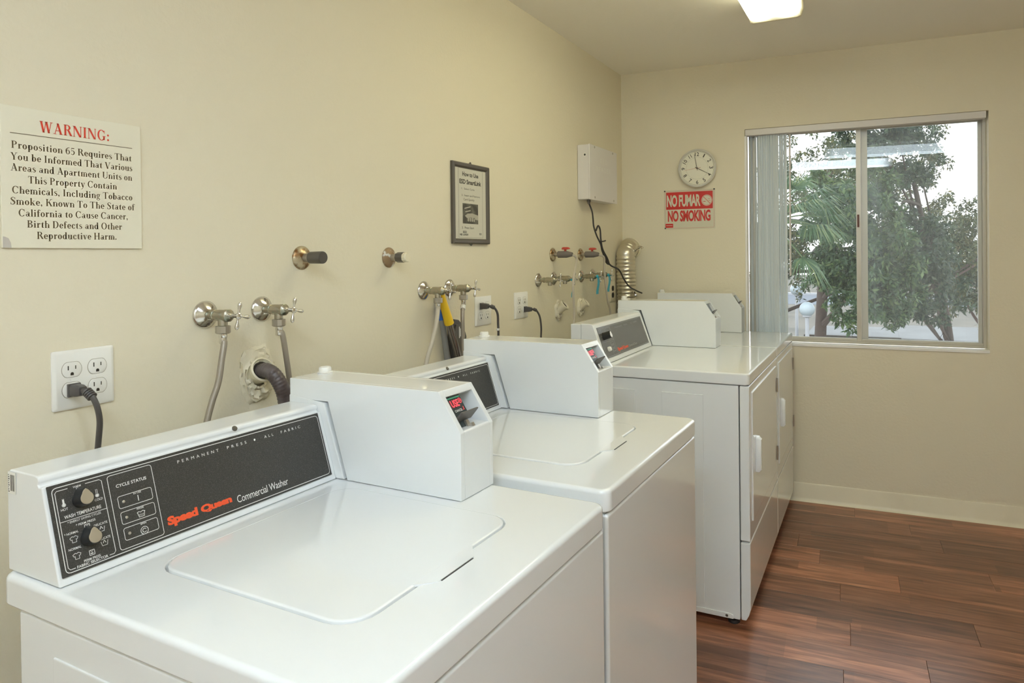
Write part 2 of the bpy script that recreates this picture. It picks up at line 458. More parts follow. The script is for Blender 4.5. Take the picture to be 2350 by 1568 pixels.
def serif_glyphs():
    D = {}
    def g(ch, w):
        D[ch] = G(); D[ch].w = w; return D[ch]
    g(' ', .30)
    g('I', .42).stem(.12, 0, 1)
    g('H', .92).stem(.1, 0, 1).stem(.64, 0, 1).bar(.2, .7, .48, .54)
    g('T', .78).stem(.30, 0, 1, t=False).bar(.02, .76, .94, 1).bar(.02, .06, .76, 1).bar(.72, .76, .76, 1)
    def bowl(q, x, yc, rx, ry): q.ring(x, yc, rx, ry, -90, 90, n=12).bar(x - .15, x, yc + ry - TH, yc + ry).bar(x - .15, x, yc - ry, yc - ry + TH)
    q = g('P', .74).stem(.1, 0, 1); bowl(q, .36, .74, .32, .26)
    q = g('R', .84).stem(.1, 0, 1); bowl(q, .36, .75, .32, .25); q.diag(.74, 0, .46, .52, .2).ser(.62, .86, 0)
    q = g('B', .78).stem(.1, 0, 1); bowl(q, .38, .76, .28, .24); bowl(q, .38, .26, .34, .27)
    q = g('D', .86).stem(.1, 0, 1); bowl(q, .40, .5, .40, .5)
    g('K', .86).stem(.1, 0, 1).diag(.25, .42, .72, 1, .07).diag(.74, 0, .42, .62, .2).ser(.58, .88, 0).ser(.58, .86, 1, False)
    g('N', .90).stem(.1, 0, 1, w=TH).stem(.74, 0, 1, w=TH, b=False).diag(.72, 0, .16, 1, .2).ser(.0, .2, 1, False)
    g('A', .86).diag(.13, 0, .43, 1, .06).diag(.70, 0, .40, 1, .19).bar(.22, .62, .30, .36).ser(.0, .27, 0).ser(.54, .86, 0)
    g('V', .84).diag(.42, 0, .14, 1, .19).diag(.42, 0, .72, 1, .06).ser(.0, .3, 1, False).ser(.58, .86, 1, False)
    g('Y', .82).diag(.41, .45, .14, 1, .18).diag(.41, .45, .70, 1, .06).stem(.33, 0, .5, t=False).ser(.0, .3, 1, False).ser(.56, .84, 1, False)
    g('W', 1.18).diag(.36, 0, .14, 1, .18).diag(.36, 0, .58, 1, .06).diag(.82, 0, .60, 1, .18).diag(.82, 0, 1.04, 1, .06).ser(.0, .3, 1, False).ser(.48, .74, 1, False).ser(.92, 1.18, 1, False)
    g('U', .86).stem(.1, .26, 1, b=False).stem(.70, .26, 1, b=False, w=TH).ring(.43, .28, .33, .29, 180, 360, w=.12)
    g('O', .88).ring(.44, .5, .41, .52)
    g('C', .84).ring(.45, .5, .41, .52, 40, 320).bar(.74, .78, .66, .98)
    g('G', .90).ring(.45, .5, .41, .52, 40, 320).bar(.74, .78, .66, .98).bar(.62, .79, .06, .40).ser(.54, .88, .42, False)
    g('S', .66).pen([(.58, .80), (.47, .96), (.28, .97), (.14, .78), (.32, .57), (.50, .40), (.52, .18), (.34, .02), (.14, .07), (.08, .24)], [.05, .06, .07, .13, .19, .19, .13, .07, .06, .05]).bar(.56, .60, .70, .98).bar(.06, .10, .02, .32)
    g('6', .62).ring(.31, .31, .27, .33, w=.14).pen([(.08, .35), (.12, .68), (.34, .92), (.55, .97)], [.13, .14, .09, .05])
    g('5', .60).pen([(.13, .52), (.34, .58), (.50, .36), (.42, .08), (.22, .01), (.07, .10)], [.05, .08, .15, .12, .06, .07]).bar(.12, .16, .5, .97).bar(.12, .52, .86, .97)
    g(':', .34).ring(.17, .1, .1, .1, w=.1, h=.1, n=10).ring(.17, .55, .1, .1, w=.1, h=.1, n=10)
    g('.', .30).ring(.13, .09, .095, .095, w=.1, h=.1, n=10)
    g(',', .30).ring(.13, .09, .095, .095, w=.1, h=.1, n=10).pen([(.17, .09), (.17, -.06), (.08, -.17)], [.1, .06, .02])
    def arch(q, x, w=.34):
        q.ring(x + w / 2 - .03, XH - .26, w / 2 + .03 + ST / 2, .27, 0, 150, w=.13)
        q.stem(x + w / 2 - .03 + w / 2 + .03 + ST / 2 - ST, 0, XH - .24, t=False, br=.055); return q
    g('n', .68).stem(.09, 0, XH, t=False, tl=True, br=.055); arch(D['n'], .19)
    g('h', .68).stem(.09, 0, 1, t=False, tl=True, br=.055); arch(D['h'], .19)
    q = g('m', 1.0).stem(.09, 0, XH, t=False, tl=True, br=.055); arch(q, .19, .30); arch(q, .53, .30)
    g('r', .50).stem(.09, 0, XH, t=False, tl=True).pen([(.24, .44), (.33, .58), (.42, .60)], [.04, .07, .10]).ring(.42, .55, .075, .075, w=.08, h=.08, n=10)
    g('i', .36).stem(.09, 0, XH, t=False, tl=True, br=.055).ring(.17, .86, .095, .095, w=.1, h=.1, n=10)
    g('l', .36).stem(.09, 0, 1, t=False, tl=True, br=.055)
    g('k', .70).stem(.09, 0, 1, t=False, tl=True, br=.055).diag(.24, .26, .52, XH, .06).diag(.56, 0, .34, .40, .17).ser(.42, .70, 0).ser(.40, .66, XH, False)
    g('t', .44).bar(.12, .12 + ST, .10, XH).q((.12, XH - .02), (.12 + ST, XH - .02), (.12 + ST, XH + .2)).ser(.02, .42, XH, False).pen([(.20, .12), (.26, .03), (.42, .09)], [.16, .08, .03])
    g('f', .44).stem(.10, 0, .8, t=False, br=.055).ser(.0, .42, XH, False).pen([(.18, .76), (.22, .93), (.34, .97), (.42, .92)], [.15, .10, .06, .06]).ring(.42, .88, .06, .06, w=.07, h=.07, n=8)
    g('u', .68).stem(.09, .2, XH, b=False, t=False, tl=True).ring(.32, .24, .23, .26, 180, 330, w=.12).stem(.43, 0, XH, b=False, t=False, tl=True).ser(.5, .68, 0)
    o_ = dict(rx=.27, ry=.335)
    g('o', .60).ring(.30, XH / 2, **o_)
    g('c', .54).ring(.30, XH / 2, .27, .335, 45, 325).ring(.43, .50, .07, .07, w=.07, h=.07, n=8)
    g('e', .56).ring(.29, XH / 2, .26, .335, 0, 325).bar(.1, .53, .30, .36)
    g('a', .60).stem(.33, .05, .46, b=False, t=False).ring(.30, .42, .2 + .01, .23, 0, 160, w=.10).ring(.24, .18, .2, .19, w=.12).ser(.42, .60, 0)
    g('b', .66).stem(.09, 0, 1, t=False, tl=True, b=False).ring(.34, XH / 2, .27, .335)
    g('d', .66).stem(.40, 0, 1, t=False, tl=True, b=False).ring(.30, XH / 2, .27, .335).ser(.5, .68, 0)
    g('p', .66).stem(.09, -.32, XH, t=False, tl=True).ring(.34, XH / 2, .27, .335)
    g('q', .66).stem(.40, -.32, XH, t=False).ring(.30, XH / 2, .27, .335)
    g('g', .60).ring(.27, .42, .22, .23, w=.13).ring(.28, -.12, .25, .17, w=.08, h=.06).pen([(.12, .22), (.10, .12), (.25, .07), (.42, .04)], [.05, .07, .10, .09]).bar(.42, .58, .56, .63)
    g('s', .48).pen([(.40, .49), (.33, .60), (.20, .61), (.10, .49), (.23, .35), (.37, .25), (.37, .10), (.24, .01), (.10, .04), (.06, .16)], [.04, .05, .06, .11, .15, .15, .11, .06, .05, .04])
    g('v', .58).diag(.29, 0, .12, XH, .17).diag(.29, 0, .48, XH, .055).ser(.0, .24, XH, False).ser(.38, .60, XH, False)
    g('w', .86).diag(.28, 0, .12, XH, .16).diag(.28, 0, .44, XH, .05).diag(.58, 0, .44, XH, .16).diag(.58, 0, .76, XH, .05).ser(.0, .24, XH, False).ser(.66, .88, XH, False)
    g('y', .58).diag(.30, 0, .12, XH, .17).pen([(.50, XH), (.30, -.02), (.20, -.24), (.08, -.28)], [.055, .06, .06, .10]).ser(.0, .24, XH, False).ser(.38, .60, XH, False)
    return D
SG = serif_glyphs()
def serif_line(mb, s, u0, u1, base0, base1, cap, P, track=.03):
    tot = sum(SG[c].w + track for c in s) - track
    k = (u1 - u0) / tot
    x = 0
    for c in s:
        gl = SG[c]
        for pol in gl.p:
            pts = []
            for (a, b) in pol:
                u = u0 + (x + a) * k
                t = (u - u0) / (u1 - u0)
                pts.append(P(u, base0 + (base1 - base0) * t + b * cap))
            mb.add(pts, [tuple(range(len(pts)))])
        x += gl.w + track

# ------------------------------------------------------------------ room shell
Y0 = -1.75                       # rear wall
XR = 2.72                        # right wall
s_ = lambda o: tag(o, kind='structure')
fl = MB().box(-0.12, XR + .12, Y0 - .12, YB + .4, -0.12, -0.006).build('floor', M['floorbase'], smooth=False); s_(fl)
joints = {0: 1.22, 1: 1.456, 2: 1.568, 3: 0.98, 4: 1.705, 5: 1.37, 6: 1.157, 7: 1.584, 8: 1.19, 9: 1.41}
PWID, PLEN = 0.149, 0.905
for r in range(33):
    y1 = -0.003 - PWID * r
    if YB + y1 - PWID < Y0 - .1: break
    j = joints.get(r, random.uniform(.2, 1.1))
    xs0 = y1 * math.tan(AB) + .0015
    xe = (XR + y1 * math.sin(AB)) / math.cos(AB)
    if r == 0: xs0 = .012
    cuts = [j + PLEN * k for k in range(-3, 5)] + ([1.075] if r == 4 else [])
    cuts = sorted([xs0, xe] + [c for c in cuts if xs0 + .05 < c < xe - .05])
    for a, b_ in zip(cuts[:-1], cuts[1:]):
        p = BW((a + b_) / 2, y1 - PWID / 2, 0)
        h = (b_ - a) / 2
        o = MB().box(-h + .0004, h - .0004, -PWID / 2 + .0004, PWID / 2 - .0004, -.006, 0).build('plank', M['plank'], fl, bevel=0.0006, seg=1, smooth=False)
        o.location = p; o.rotation_euler = (0, 0, AB)
s_(MB().box(-0.12, XR + .12, Y0 - .12, YB + .4, HC, HC + .1).build('ceiling', M['ceil'], smooth=False))
s_(MB().box(-0.14, 0, Y0 - .12, YB + .02, 0, HC).build('wall_left', M['wall'], smooth=False))
s_(MB().box(XR, XR + .14, Y0 - .12, YB + .35, 0, HC).build('wall_right', M['wall'], smooth=False))
WX0, WX1, WZ0, WZ1, WT = 0.692, 1.816, 0.817, 1.968, 0.14
wb = MB()
wb.box(-.14, WX0, 0, WT, 0, HC).box(WX1, XR + .1, 0, WT, 0, HC).box(WX0, WX1, 0, WT, 0, WZ0).box(WX0, WX1, 0, WT, WZ1, HC)
wb.build('wall_back', M['wallb'], smooth=False, loc=(0, YB, 0), rz=AB)['kind'] = 'structure'
DX0, DX1, DZ = 0.85, 1.80, 2.06
wr = MB().box(0, DX0, Y0 - .14, Y0, 0, HC).box(DX1, XR, Y0 - .14, Y0, 0, HC).box(DX0, DX1, Y0 - .14, Y0, DZ, HC)
s_(wr.build('wall_rear', M['wall'], smooth=False))
df = MB().box(DX0 - .06, DX0 + .02, Y0 - .02, Y0 + .018, 0, DZ + .06).box(DX1 - .02, DX1 + .06, Y0 - .02, Y0 + .018, 0, DZ + .06).box(DX0 + .02, DX1 - .02, Y0 - .02, Y0 + .018, DZ - .02, DZ + .06)
dr1 = df.build('door_1', M['trimw'], bevel=.003); s_(dr1)
lf = MB().box(DX0 + .021, DX1 - .021, Y0 - .075, Y0 - .035, .008, DZ - .021).build('added_door_leaf', M['trimw'], dr1, bevel=.002)  # unseen closed leaf, added to shut out sky light from the rear
MB().lathe([(0, .026), (.006, .026), (.008, .012), (.035, .012), (.040, .026), (.058, .027), (.064, .018)], (DX1 - .09, Y0 - .034, .96), (0, 1, 0), 20).build('door_knob', M['chrome'], lf)
# vinyl cove baseboards
bp_ = [(0, 0), (-.018, 0), (-.012, .006), (-.006, .02), (-.005, .09), (-.003, .095), (0, .095)]
bb = MB().add([(x, a, b) for x in (0.0, XR + .05) for a, b in bp_], [(i, i + 1, i + 8, i + 7) for i in range(6)] + [tuple(range(7)), tuple(range(13, 6, -1))])
bb.build('baseboard_back', M['base'], loc=(0, YB, 0), rz=AB)['kind'] = 'structure'
bl = MB().add([(-a, y, b) for y in (Y0, YB) for a, b in bp_], [(i, i + 1, i + 8, i + 7) for i in range(6)] + [tuple(range(7)), tuple(range(13, 6, -1))])
s_(bl.build('baseboard_left', M['base']))
# sill: white edge strip, made thick and white to suggest sunlight, and reveal lining
sl = MB().box(WX0, WX1, -.006, .020, WZ0 - .005, WZ0 + .009).box(WX0 - .002, WX0 + .01, -.003, .012, WZ0 + .008, WZ1 - .036)
sl.build('trim_1', M['trimw'], loc=(0, YB, 0), rz=AB, bevel=.0015)['kind'] = 'structure'

# ------------------------------------------------------------------ window
win = thing('window_1', None, None, (0, YB, 0), AB, kind='structure')
FY0, FY1 = .07, .125
f_ = MB()
f_.box(WX0 + .011, WX0 + .03, FY0, FY1, WZ0 + .009, WZ1).box(WX1 - .014, WX1, FY0, FY1, WZ0 + .009, WZ1)
f_.box(WX0 + .03, WX1 - .014, FY0, FY1, WZ0 + .009, .838).box(WX0 + .03, WX1 - .014, FY0, FY1, 1.95, WZ1)
f_.box(WX0 + .03, WX1 - .014, .074, .078, .838, .85).box(WX0 + .03, WX1 - .014, .098, .102, .838, .846)
f_.build('window_frame', M['alu'], win, bevel=.001)
sash = MB().box(1.240, 1.262, .072, .094, .838, 1.95)
sash.box(WX0 + .03, WX0 + .05, .080, .094, .838, 1.95).box(WX0 + .05, 1.240, .080, .094, .838, .853).box(WX0 + .05, 1.240, .080, .094, 1.935, 1.95)
sash.build('sash', M['alu'], win, bevel=.001)
sash2 = MB().box(1.2625, 1.294, .0945, .116, .838, 1.95)
sash2.box(1.786, WX1 - .014, .098, .116, .838, 1.95).box(1.294, 1.786, .100, .116, .838, .851).box(1.294, 1.786, .100, .116, 1.935, 1.95)
sash2.build('sash', M['alu2'], win, bevel=.001)
p1 = MB().box(WX0 + .05, 1.240, .086, .089, .853, 1.935).build('pane', M['glassL'], win, smooth=False)
p2 = MB().box(1.294, 1.786, .106, .109, .851, 1.935).build('pane', M['glassR'], win, smooth=False)
MB().box(1.244, 1.254, .064, .073, 1.43, 1.495).build('latch', M['latch'], win, bevel=.001)
tri = MB()
PT = lambda u, v: (u, .1055, v)
ribbon(tri, [(1.617, .861), (1.653, .861), (1.635, .893)], .003, PT, True)
tri.box(1.634, 1.636, .1053, .1056, .870, .881).box(1.634, 1.636, .1053, .1056, .866, .868)
tri.build('warning_sticker', M['ink2'], p2, smooth=False)

bt = thing('vertical_blinds', 'white vertical vinyl blinds pushed to the left end of the window', 'blinds', (0, YB, 0), AB)
MB().prism([(-.002, 1.933), (-.002, 1.966), (.040, 1.966), (.040, 1.933), (.033, 1.933), (.033, 1.940), (.005, 1.940), (.005, 1.933)], WX0 + .002, 1.806, 'x').build('headrail', M['whitem'], bt, bevel=.0015)
def slat(x, ang, wd=.089):
    m = MB(); n = 6
    loops = []
    for z in (.845 if x > .72 else .86, 1.932):
        a_ = []
        for sd in (0.0008, -0.0008):
            rng = range(n + 1) if sd > 0 else range(n, -1, -1)
            for i in rng:
                t = i / n - .5
                px, py = t * wd, .006 * (1 - 4 * t * t) + sd
                a_.append(Vector((x + px * math.cos(ang) - py * math.sin(ang), .034 + px * math.sin(ang) * .62 + py * math.cos(ang), z)))
        loops.append(a_)
    m.loft(loops)
    return m.build('slat', M['blind'], bt, ang=60)
slat(.722, math.radians(84), .06)
for i in range(13):
    slat(.748 + i * .0122 + random.uniform(-.002, .002), math.radians(112 + random.uniform(-13, 13)), .036)
MB().tube([(.919, .030, 1.93), (.918, .030, 1.18)], .0048, 8, smooth=False).build('wand', M['whitem'], bt)

# ------------------------------------------------------------------ light fixtures
def lampmat(name, strength, col, half):
    m = bpy.data.materials.new(name); m.use_nodes = True
    n, l = m.node_tree.nodes, m.node_tree.links
    b = n['Principled BSDF']; b.inputs['Base Color'].default_value = (.7, .68, .55, 1); b.inputs['Roughness'].default_value = .4
    tcn = n.new('ShaderNodeTexCoord'); sx = n.new('ShaderNodeSeparateXYZ'); l.new(tcn.outputs['Object'], sx.inputs[0])
    ab = n.new('ShaderNodeMath'); ab.operation = 'ABSOLUTE'; l.new(sx.outputs['X'], ab.inputs[0])
    sb = n.new('ShaderNodeMath'); sb.operation = 'SUBTRACT'; l.new(ab.outputs[0], sb.inputs[0]); sb.inputs[1].default_value = .052
    ab2 = n.new('ShaderNodeMath'); ab2.operation = 'ABSOLUTE'; l.new(sb.outputs[0], ab2.inputs[0])
    mr = n.new('ShaderNodeMapRange'); mr.interpolation_type = 'SMOOTHSTEP'
    mr.inputs['From Min'].default_value = 0; mr.inputs['From Max'].default_value = .05; mr.inputs['To Min'].default_value = 1.2; mr.inputs['To Max'].default_value = .45
    l.new(ab2.outputs[0], mr.inputs['Value'])
    ay = n.new('ShaderNodeMath'); ay.operation = 'ABSOLUTE'; l.new(sx.outputs['Y'], ay.inputs[0])
    me_ = n.new('ShaderNodeMapRange'); me_.interpolation_type = 'SMOOTHSTEP'
    me_.inputs['From Min'].default_value = half - .13; me_.inputs['From Max'].default_value = half; me_.inputs['To Min'].default_value = 1; me_.inputs['To Max'].default_value = .07
    l.new(ay.outputs[0], me_.inputs['Value'])
    mu = n.new('ShaderNodeMath'); mu.operation = 'MULTIPLY'; l.new(mr.outputs[0], mu.inputs[0]); l.new(me_.outputs[0], mu.inputs[1])
    m2 = n.new('ShaderNodeMath'); m2.operation = 'MULTIPLY'; l.new(mu.outputs[0], m2.inputs[0]); m2.inputs[1].default_value = strength
    b.inputs['Emission Color'].default_value = (*col, 1)
    l.new(m2.outputs[0], b.inputs['Emission Strength'])
    return m
def fixture(loc, strength, col, label, rz=0):
    t = thing('ceiling_light', label, 'light fixture', loc, rz)
    MB().box(-.10, .10, -.60, .60, .072, .087).build('housing', M['plastic'], t, bevel=.002)
    prof = [(-.102, .0715), (-.104, .03), (-.096, .004), (-.085, 0), (.085, 0), (.096, .004), (.104, .03), (.102, .0715)]
    d = MB().prism(prof, -.60, .60, 'y')
    d.build('diffuser', lampmat('glowing_diffuser', strength, col, .60), t, ang=50)
    for y in (-.612, .60):
        MB().prism([(-.106, .0715), (-.108, .03), (-.099, .002), (-.086, -.002), (.086, -.002), (.099, .002), (.108, .03), (.106, .0715)], y, y + .012, 'y').build('end_cap', M['pvc'], t)
    return t
fixture((.972, 1.675, HC - .087), LAMP_NEAR, (1.0, .96, .64), 'long wraparound fluorescent ceiling light with a glowing yellow diffuser')
fixture((1.75, -.22, HC - .087), FILL_REAR * .66, (.76, .89, 1.0), 'added fill light shaped like a ceiling fixture, just above and in front of the camera, out of frame', math.pi / 2)  # unseen fixture added to brighten the near washers and wall
fixture((1.30, -1.15, HC - .087), FILL_REAR * 1.5, (.76, .89, 1.0), 'added fill light shaped like a ceiling fixture, by the doorway, behind the camera', math.pi / 2)  # second unseen fixture, added as cool fill from behind

def portal(name, loc, rot, sx, sy):
    d = bpy.data.lights.new(name, 'AREA'); d.shape = 'RECTANGLE'; d.size = sx; d.size_y = sy
    d.cycles.is_portal = True
    o = bpy.data.objects.new(name, d); COL.objects.link(o); o.location = loc; o.rotation_euler = rot
portal('window_daylight_portal', BW((WX0 + WX1) / 2, WT + .03, (WZ0 + WZ1) / 2), (-math.pi / 2, 0, AB), WX1 - WX0, WZ1 - WZ0)

# ------------------------------------------------------------------ top-load washers
WW, WD, WT_ = 0.652, 0.665, 0.045     # width, depth, thickness of the top
def meter_box(root, H, y0, y1, x_shift, prof_scale=1.0, ax=(-.037, .129), cap=(-.007, .615), H2=.205, label_box=True, readout=True):
    """steel card-reader housing that straddles the right end of the console"""
    X = lambda x: x + x_shift
    # adapter that follows the console outline
    MB().prism([(X(ax[0]), H + .001), (X(ax[0]), H + .168), (X(.066), H + .157), (X(.121), H + .001)], y0 - .0012, y1 - .01, 'y').build('adapter_bracket', M['white'], root, bevel=.003)
    ft, fb = (X(.366), H + .205), (X(.417), H + .129)     # slope top / bottom
    back = [(X(-.035), H + .160), (X(-.035), H + .203)]
    foot = [(X(.417), H + .001), (X(.129), H + .001), (X(.077), H + .160)]
    full = back + [ft, fb] + foot
    m = MB()
    w_ = .013
    m.prism(full, y0, y0 + w_, 'y'); m.prism(full, y1 - .012, y1, 'y')
    def S(t): return (ft[0] + (fb[0] - ft[0]) * t, ft[1] + (fb[1] - ft[1]) * t)
    a, b_ = S(.16), S(.97)
    mid = back + [ft, a, (a[0] - .006, a[1] - .004), (X(.338), a[1] - .004), (X(.338), b_[1] + .001), (b_[0] - .004, b_[1] + .001), b_, fb] + foot
    m.prism(mid, y0 + w_, y1 - .012, 'y')
    bx = m.build('meter_box', M['white2'], root, bevel=.0022, seg=2)
    yc0, yc1 = y0 + w_ + .001, y1 - .050
    # card reader module set flush in the near half of the window
    Af, Bf = Vector((X(.414), 0, H + .127)), Vector((X(.363), 0, H + .203))
    dv = (Bf - Af).normalized(); nv = Vector((dv.z, 0, -dv.x))
    def F(sv_, h): p = Af + dv * sv_ + nv * h; return (p.x, p.z)
    rd = MB()
    rd.prism([F(.030, -.001), F(.079, -.001), F(.079, -.030), F(.030, -.040)], yc0, yc0 + .046, 'y')
    rd.prism([F(.004, -.010), F(.030, -.010), F(.030, -.040), F(.006, -.030)], yc0, yc0 + .034, 'y')
    rd.prism([F(.076, -.001), F(.0835, .0015), F(.0835, .0030), F(.074, .0005)], yc0 + .010, yc0 + .032, 'y')
    rd.build('card_reader', M['reader'], bx, bevel=.0006)
    MB().prism([F(.025, -.010), F(.031, -.010), F(.036, .016), F(.033, .018)], yc0 + .002, yc0 + .058, 'y').build('card_slot_lip', M['cord'], bx, bevel=.001)
    MB().prism([F(.010, -.010), F(.024, -.010), F(.024, -.004), F(.010, -.004)], yc0 + .030, yc0 + .040, 'y').prism([F(.006, -.005), F(.014, -.005), F(.014, .002), F(.006, .002)], yc0 + .036, yc0 + .044, 'y').build('card_latch', M['galv'], bx, bevel=.001)
    if readout:
        def P(u, v): p = Af + dv * v + nv * .0004; return (p.x, u, p.z)
        g_ = MB(); ribbon(g_, [(yc0 + .002, .0725), (yc0 + .042, .0725)], .0022, P); g_.build('green_line', M['green'], bx, smooth=False)
        d = MB()
        text_to(d, 'USE', (yc0 + .007, yc0 + .0315, .0530, .0680), P, offset=.02)
        ribbon(d, arc2(yc0 + .0375, .0635, .0042, .0052, 0, 340, 14), .0012, P, True)
        ribbon(d, [(yc0 + .0358, .0615), (yc0 + .0392, .0655)], .0010, P); ribbon(d, [(yc0 + .0358, .0655), (yc0 + .0392, .0615)], .0010, P)
        ribbon(d, [(yc0 + .0378, .0505), (yc0 + .0378, .0440), (yc0 + .0345, .0440)], .0012, P)
        d.build('display_digits', M['led'], bx, smooth=False)
        d = MB(); text_to(d, 'CANCEL', (yc0 + .008, yc0 + .0325, .0425, .0475), P, offset=.02)
        d.build('lettering', M['ink'], bx, smooth=False)
    # lock cap on top
    MB().lathe([(0, .017), (.004, .0175), (.005, .014), (.013, .0135), (.015, .012), (.0152, .009), (.012, .0088)], (X(cap[0]), y0 + .075, H + .203), (0, 0, 1), 24).build('lock_cap', M['plastic'], bx)
    return bx

def panel_map(A, B_):
    A = Vector((A[0], 0, A[1])); d = Vector((B_[0], 0, B_[1])) - A; d.normalize()
    nrm = Vector((d.z, 0, -d.x))
    return lambda h: (lambda y, s: tuple(A + d * s + Vector((0, y, 0)) + nrm * h))

def washer_art(con, PM, full=True):
    P = PM(.0021)
    i = MB()
    ribbon(i, rrect2(.021, .522, .0165, .1385, .006), .0011, P, True)
    # temperature + fabric box and cycle status box
    ribbon(i, [(.054 - .012, .1335), (.027, .1335), (.0245, .131), (.0245, .024), (.027, .0205), (.034, .0205)], .0009, P)
    ribbon(i, [(.066, .1335), (.086, .1335), (.089, .131), (.0905, .0205 + .003), (.088, .0205), (.081, .0205)], .0009, P)
    ribbon(i, [(.0245, .0885), (.0895, .0885)], .0008, P)
    ribbon(i, rrect2(.0975, .1665, .0205, .1345, .004), .0009, P, True)
    T = lambda s, b, **k: text_to(i, s, b, P, **k)
    T('WARM', (.049, .060, .1315, .1345), offset=.01)
    T('HOT', (.0285, .038, .1035, .107), offset=.01)
    T('COLD', (.075, .0865, .1035, .107), offset=.01)
    T('WASH TEMPERATURE', (.031, .082, .0915, .0965), offset=.015)
    T('* ENERGY SAVING CYCLES', (.034, .080, .0835, .087), offset=.005)
    T('* PERM PRESS', (.044, .071, .0765, .080), offset=.01)
    T('* DELICATE', (.064, .0865, .0675, .071), offset=.01)
    T('* NORMAL', (.027, .046, .068, .0715), offset=.01)
    T('NORMAL', (.029, .046, .0455, .049), offset=.01)
    T('DELICATE', (.070, .087, .0455, .049), offset=.01)
    T('PERM PRESS', (.046, .069, .0235, .027), offset=.01)
    T('FABRIC SELECTOR', (.036, .079, .0185, .0225), offset=.015)
    T('CYCLE STATUS', (.108, .1555, .1135, .1185), offset=.015)
    for k, (wd, wl) in enumerate((('IN USE', .012), ('RINSE', .011), ('SPIN', .009))):
        t = .0995 - .0245 * k
        ribbon(i, rrect2(.107, .160, t - .0185, t, .003), .0008, P, True)
        T(wd, (.1375 - wl / 2, .1375 + wl / 2, t - .0035, t - .0008), offset=.01)
    ribbon(i, [(.1375, .0845), (.1375, .0935)], .0012, P)
    ribbon(i, [(.132, .0665), (.1335, .0595), (.1415, .0595), (.143, .0665)], .0009, P)
    ribbon(i, [(.131, .0665), (.134, .068), (.137, .0665), (.140, .068), (.144, .0665)], .0009, P)
    for a_ in range(4): ribbon(i, [(.1345 + a_ * .002, .061), (.1345 + a_ * .002, .064)], .0006, P)
    ribbon(i, arc2(.1375, .0375, .0058, .0058, 0, 360, 18), .0009, P); ribbon(i, arc2(.1375, .0375, .003, .003, 30, 330, 12), .0009, P)
    for (cx, cy, fl_) in ((.0335, .1155, 1), (.0545, .1285, 0), (.0795, .1155, 0)):      # thermometers
        ribbon(i, arc2(cx, cy - .004, .0024, .0024, 115, 425, 12), .0007, P)
        ribbon(i, [(cx - .001, cy - .002), (cx - .001, cy + .005), (cx + .001, cy + .005), (cx + .001, cy - .002)], .0006, P)
        poly2(i, arc2(cx, cy - .004, .0018, .0018, 0, 330, 10), P)
        if fl_: poly2(i, [(cx - .0009, cy - .003), (cx + .0009, cy - .003), (cx + .0009, cy + .004), (cx - .0009, cy + .004)], P)
    for cx, cy in ((.0385, .0605), (.0385, .0365)):                                       # shirts
        ribbon(i, [(cx - .002, cy + .004), (cx - .0055, cy + .002), (cx - .004, cy - .001), (cx - .0028, cy), (cx - .0028, cy - .0048), (cx + .0028, cy - .0048), (cx + .0028, cy), (cx + .004, cy - .001), (cx + .0055, cy + .002), (cx + .002, cy + .004), (cx, cy + .0028)], .0008, P, True)
    for cx, cy in ((.0585, .0715), (.0585, .0335)):                                       # folded shirts
        ribbon(i, rrect2(cx - .0035, cx + .0035, cy - .0035, cy + .0035, .0006), .0008, P, True)
        ribbon(i, [(cx - .002, cy + .0035), (cx, cy + .0005), (cx + .002, cy + .0035)], .0007, P)
        poly2(i, [(cx - .0022, cy - .002), (cx + .0015, cy - .002), (cx + .0015, cy - .0005), (cx - .0022, cy - .0005)], P)
    for cx, cy in ((.0765, .0615), (.0775, .0405)):                                       # wash tubs
        ribbon(i, [(cx - .005, cy + .003), (cx - .0035, cy - .0035), (cx + .0035, cy - .0035), (cx + .005, cy + .003)], .0008, P)
        ribbon(i, [(cx - .002, cy), (cx, cy + .004), (cx + .002, cy)], .0012, P)
    T('PERMANENT', (.211, .289, .1235, .1285), space=1.9)
    T('PRESS', (.306, .347, .1235, .1285), space=1.9)
    T('ALL', (.387, .408, .1235, .1285), space=1.9)
    T('FABRIC', (.426, .474, .1235, .1285), space=1.9)
    poly2(i, arc2(.365, .126, .0019, .0022, 0, 330, 8), P)
    T('Commercial Washer', (.304, .417, .0255, .0385), space=.95)
    i.build('lettering', M['ink'], con, smooth=False)
    r_ = MB()
    text_to(r_, 'Speed', (.175, .2285, .0265, .0445), P, space=.86, offset=.058)
    text_to(r_, 'Queen', (.234, .294, .0290, .0435), P, space=.86, offset=.058)
    r_.build('logo', M['orange'], con, smooth=False)
    lm = MB()
    for k in range(3):
        c = Vector(P(.1145, .090 - .0245 * k)); 
        lm.lathe([(0, .0024), (.0012, .0022), (.0018, .001)], c, Vector(PM(1)(0, 0)) - Vector(PM(0)(0, 0)), 10)
    lm.build('indicator_lamp', M['galv'], con)

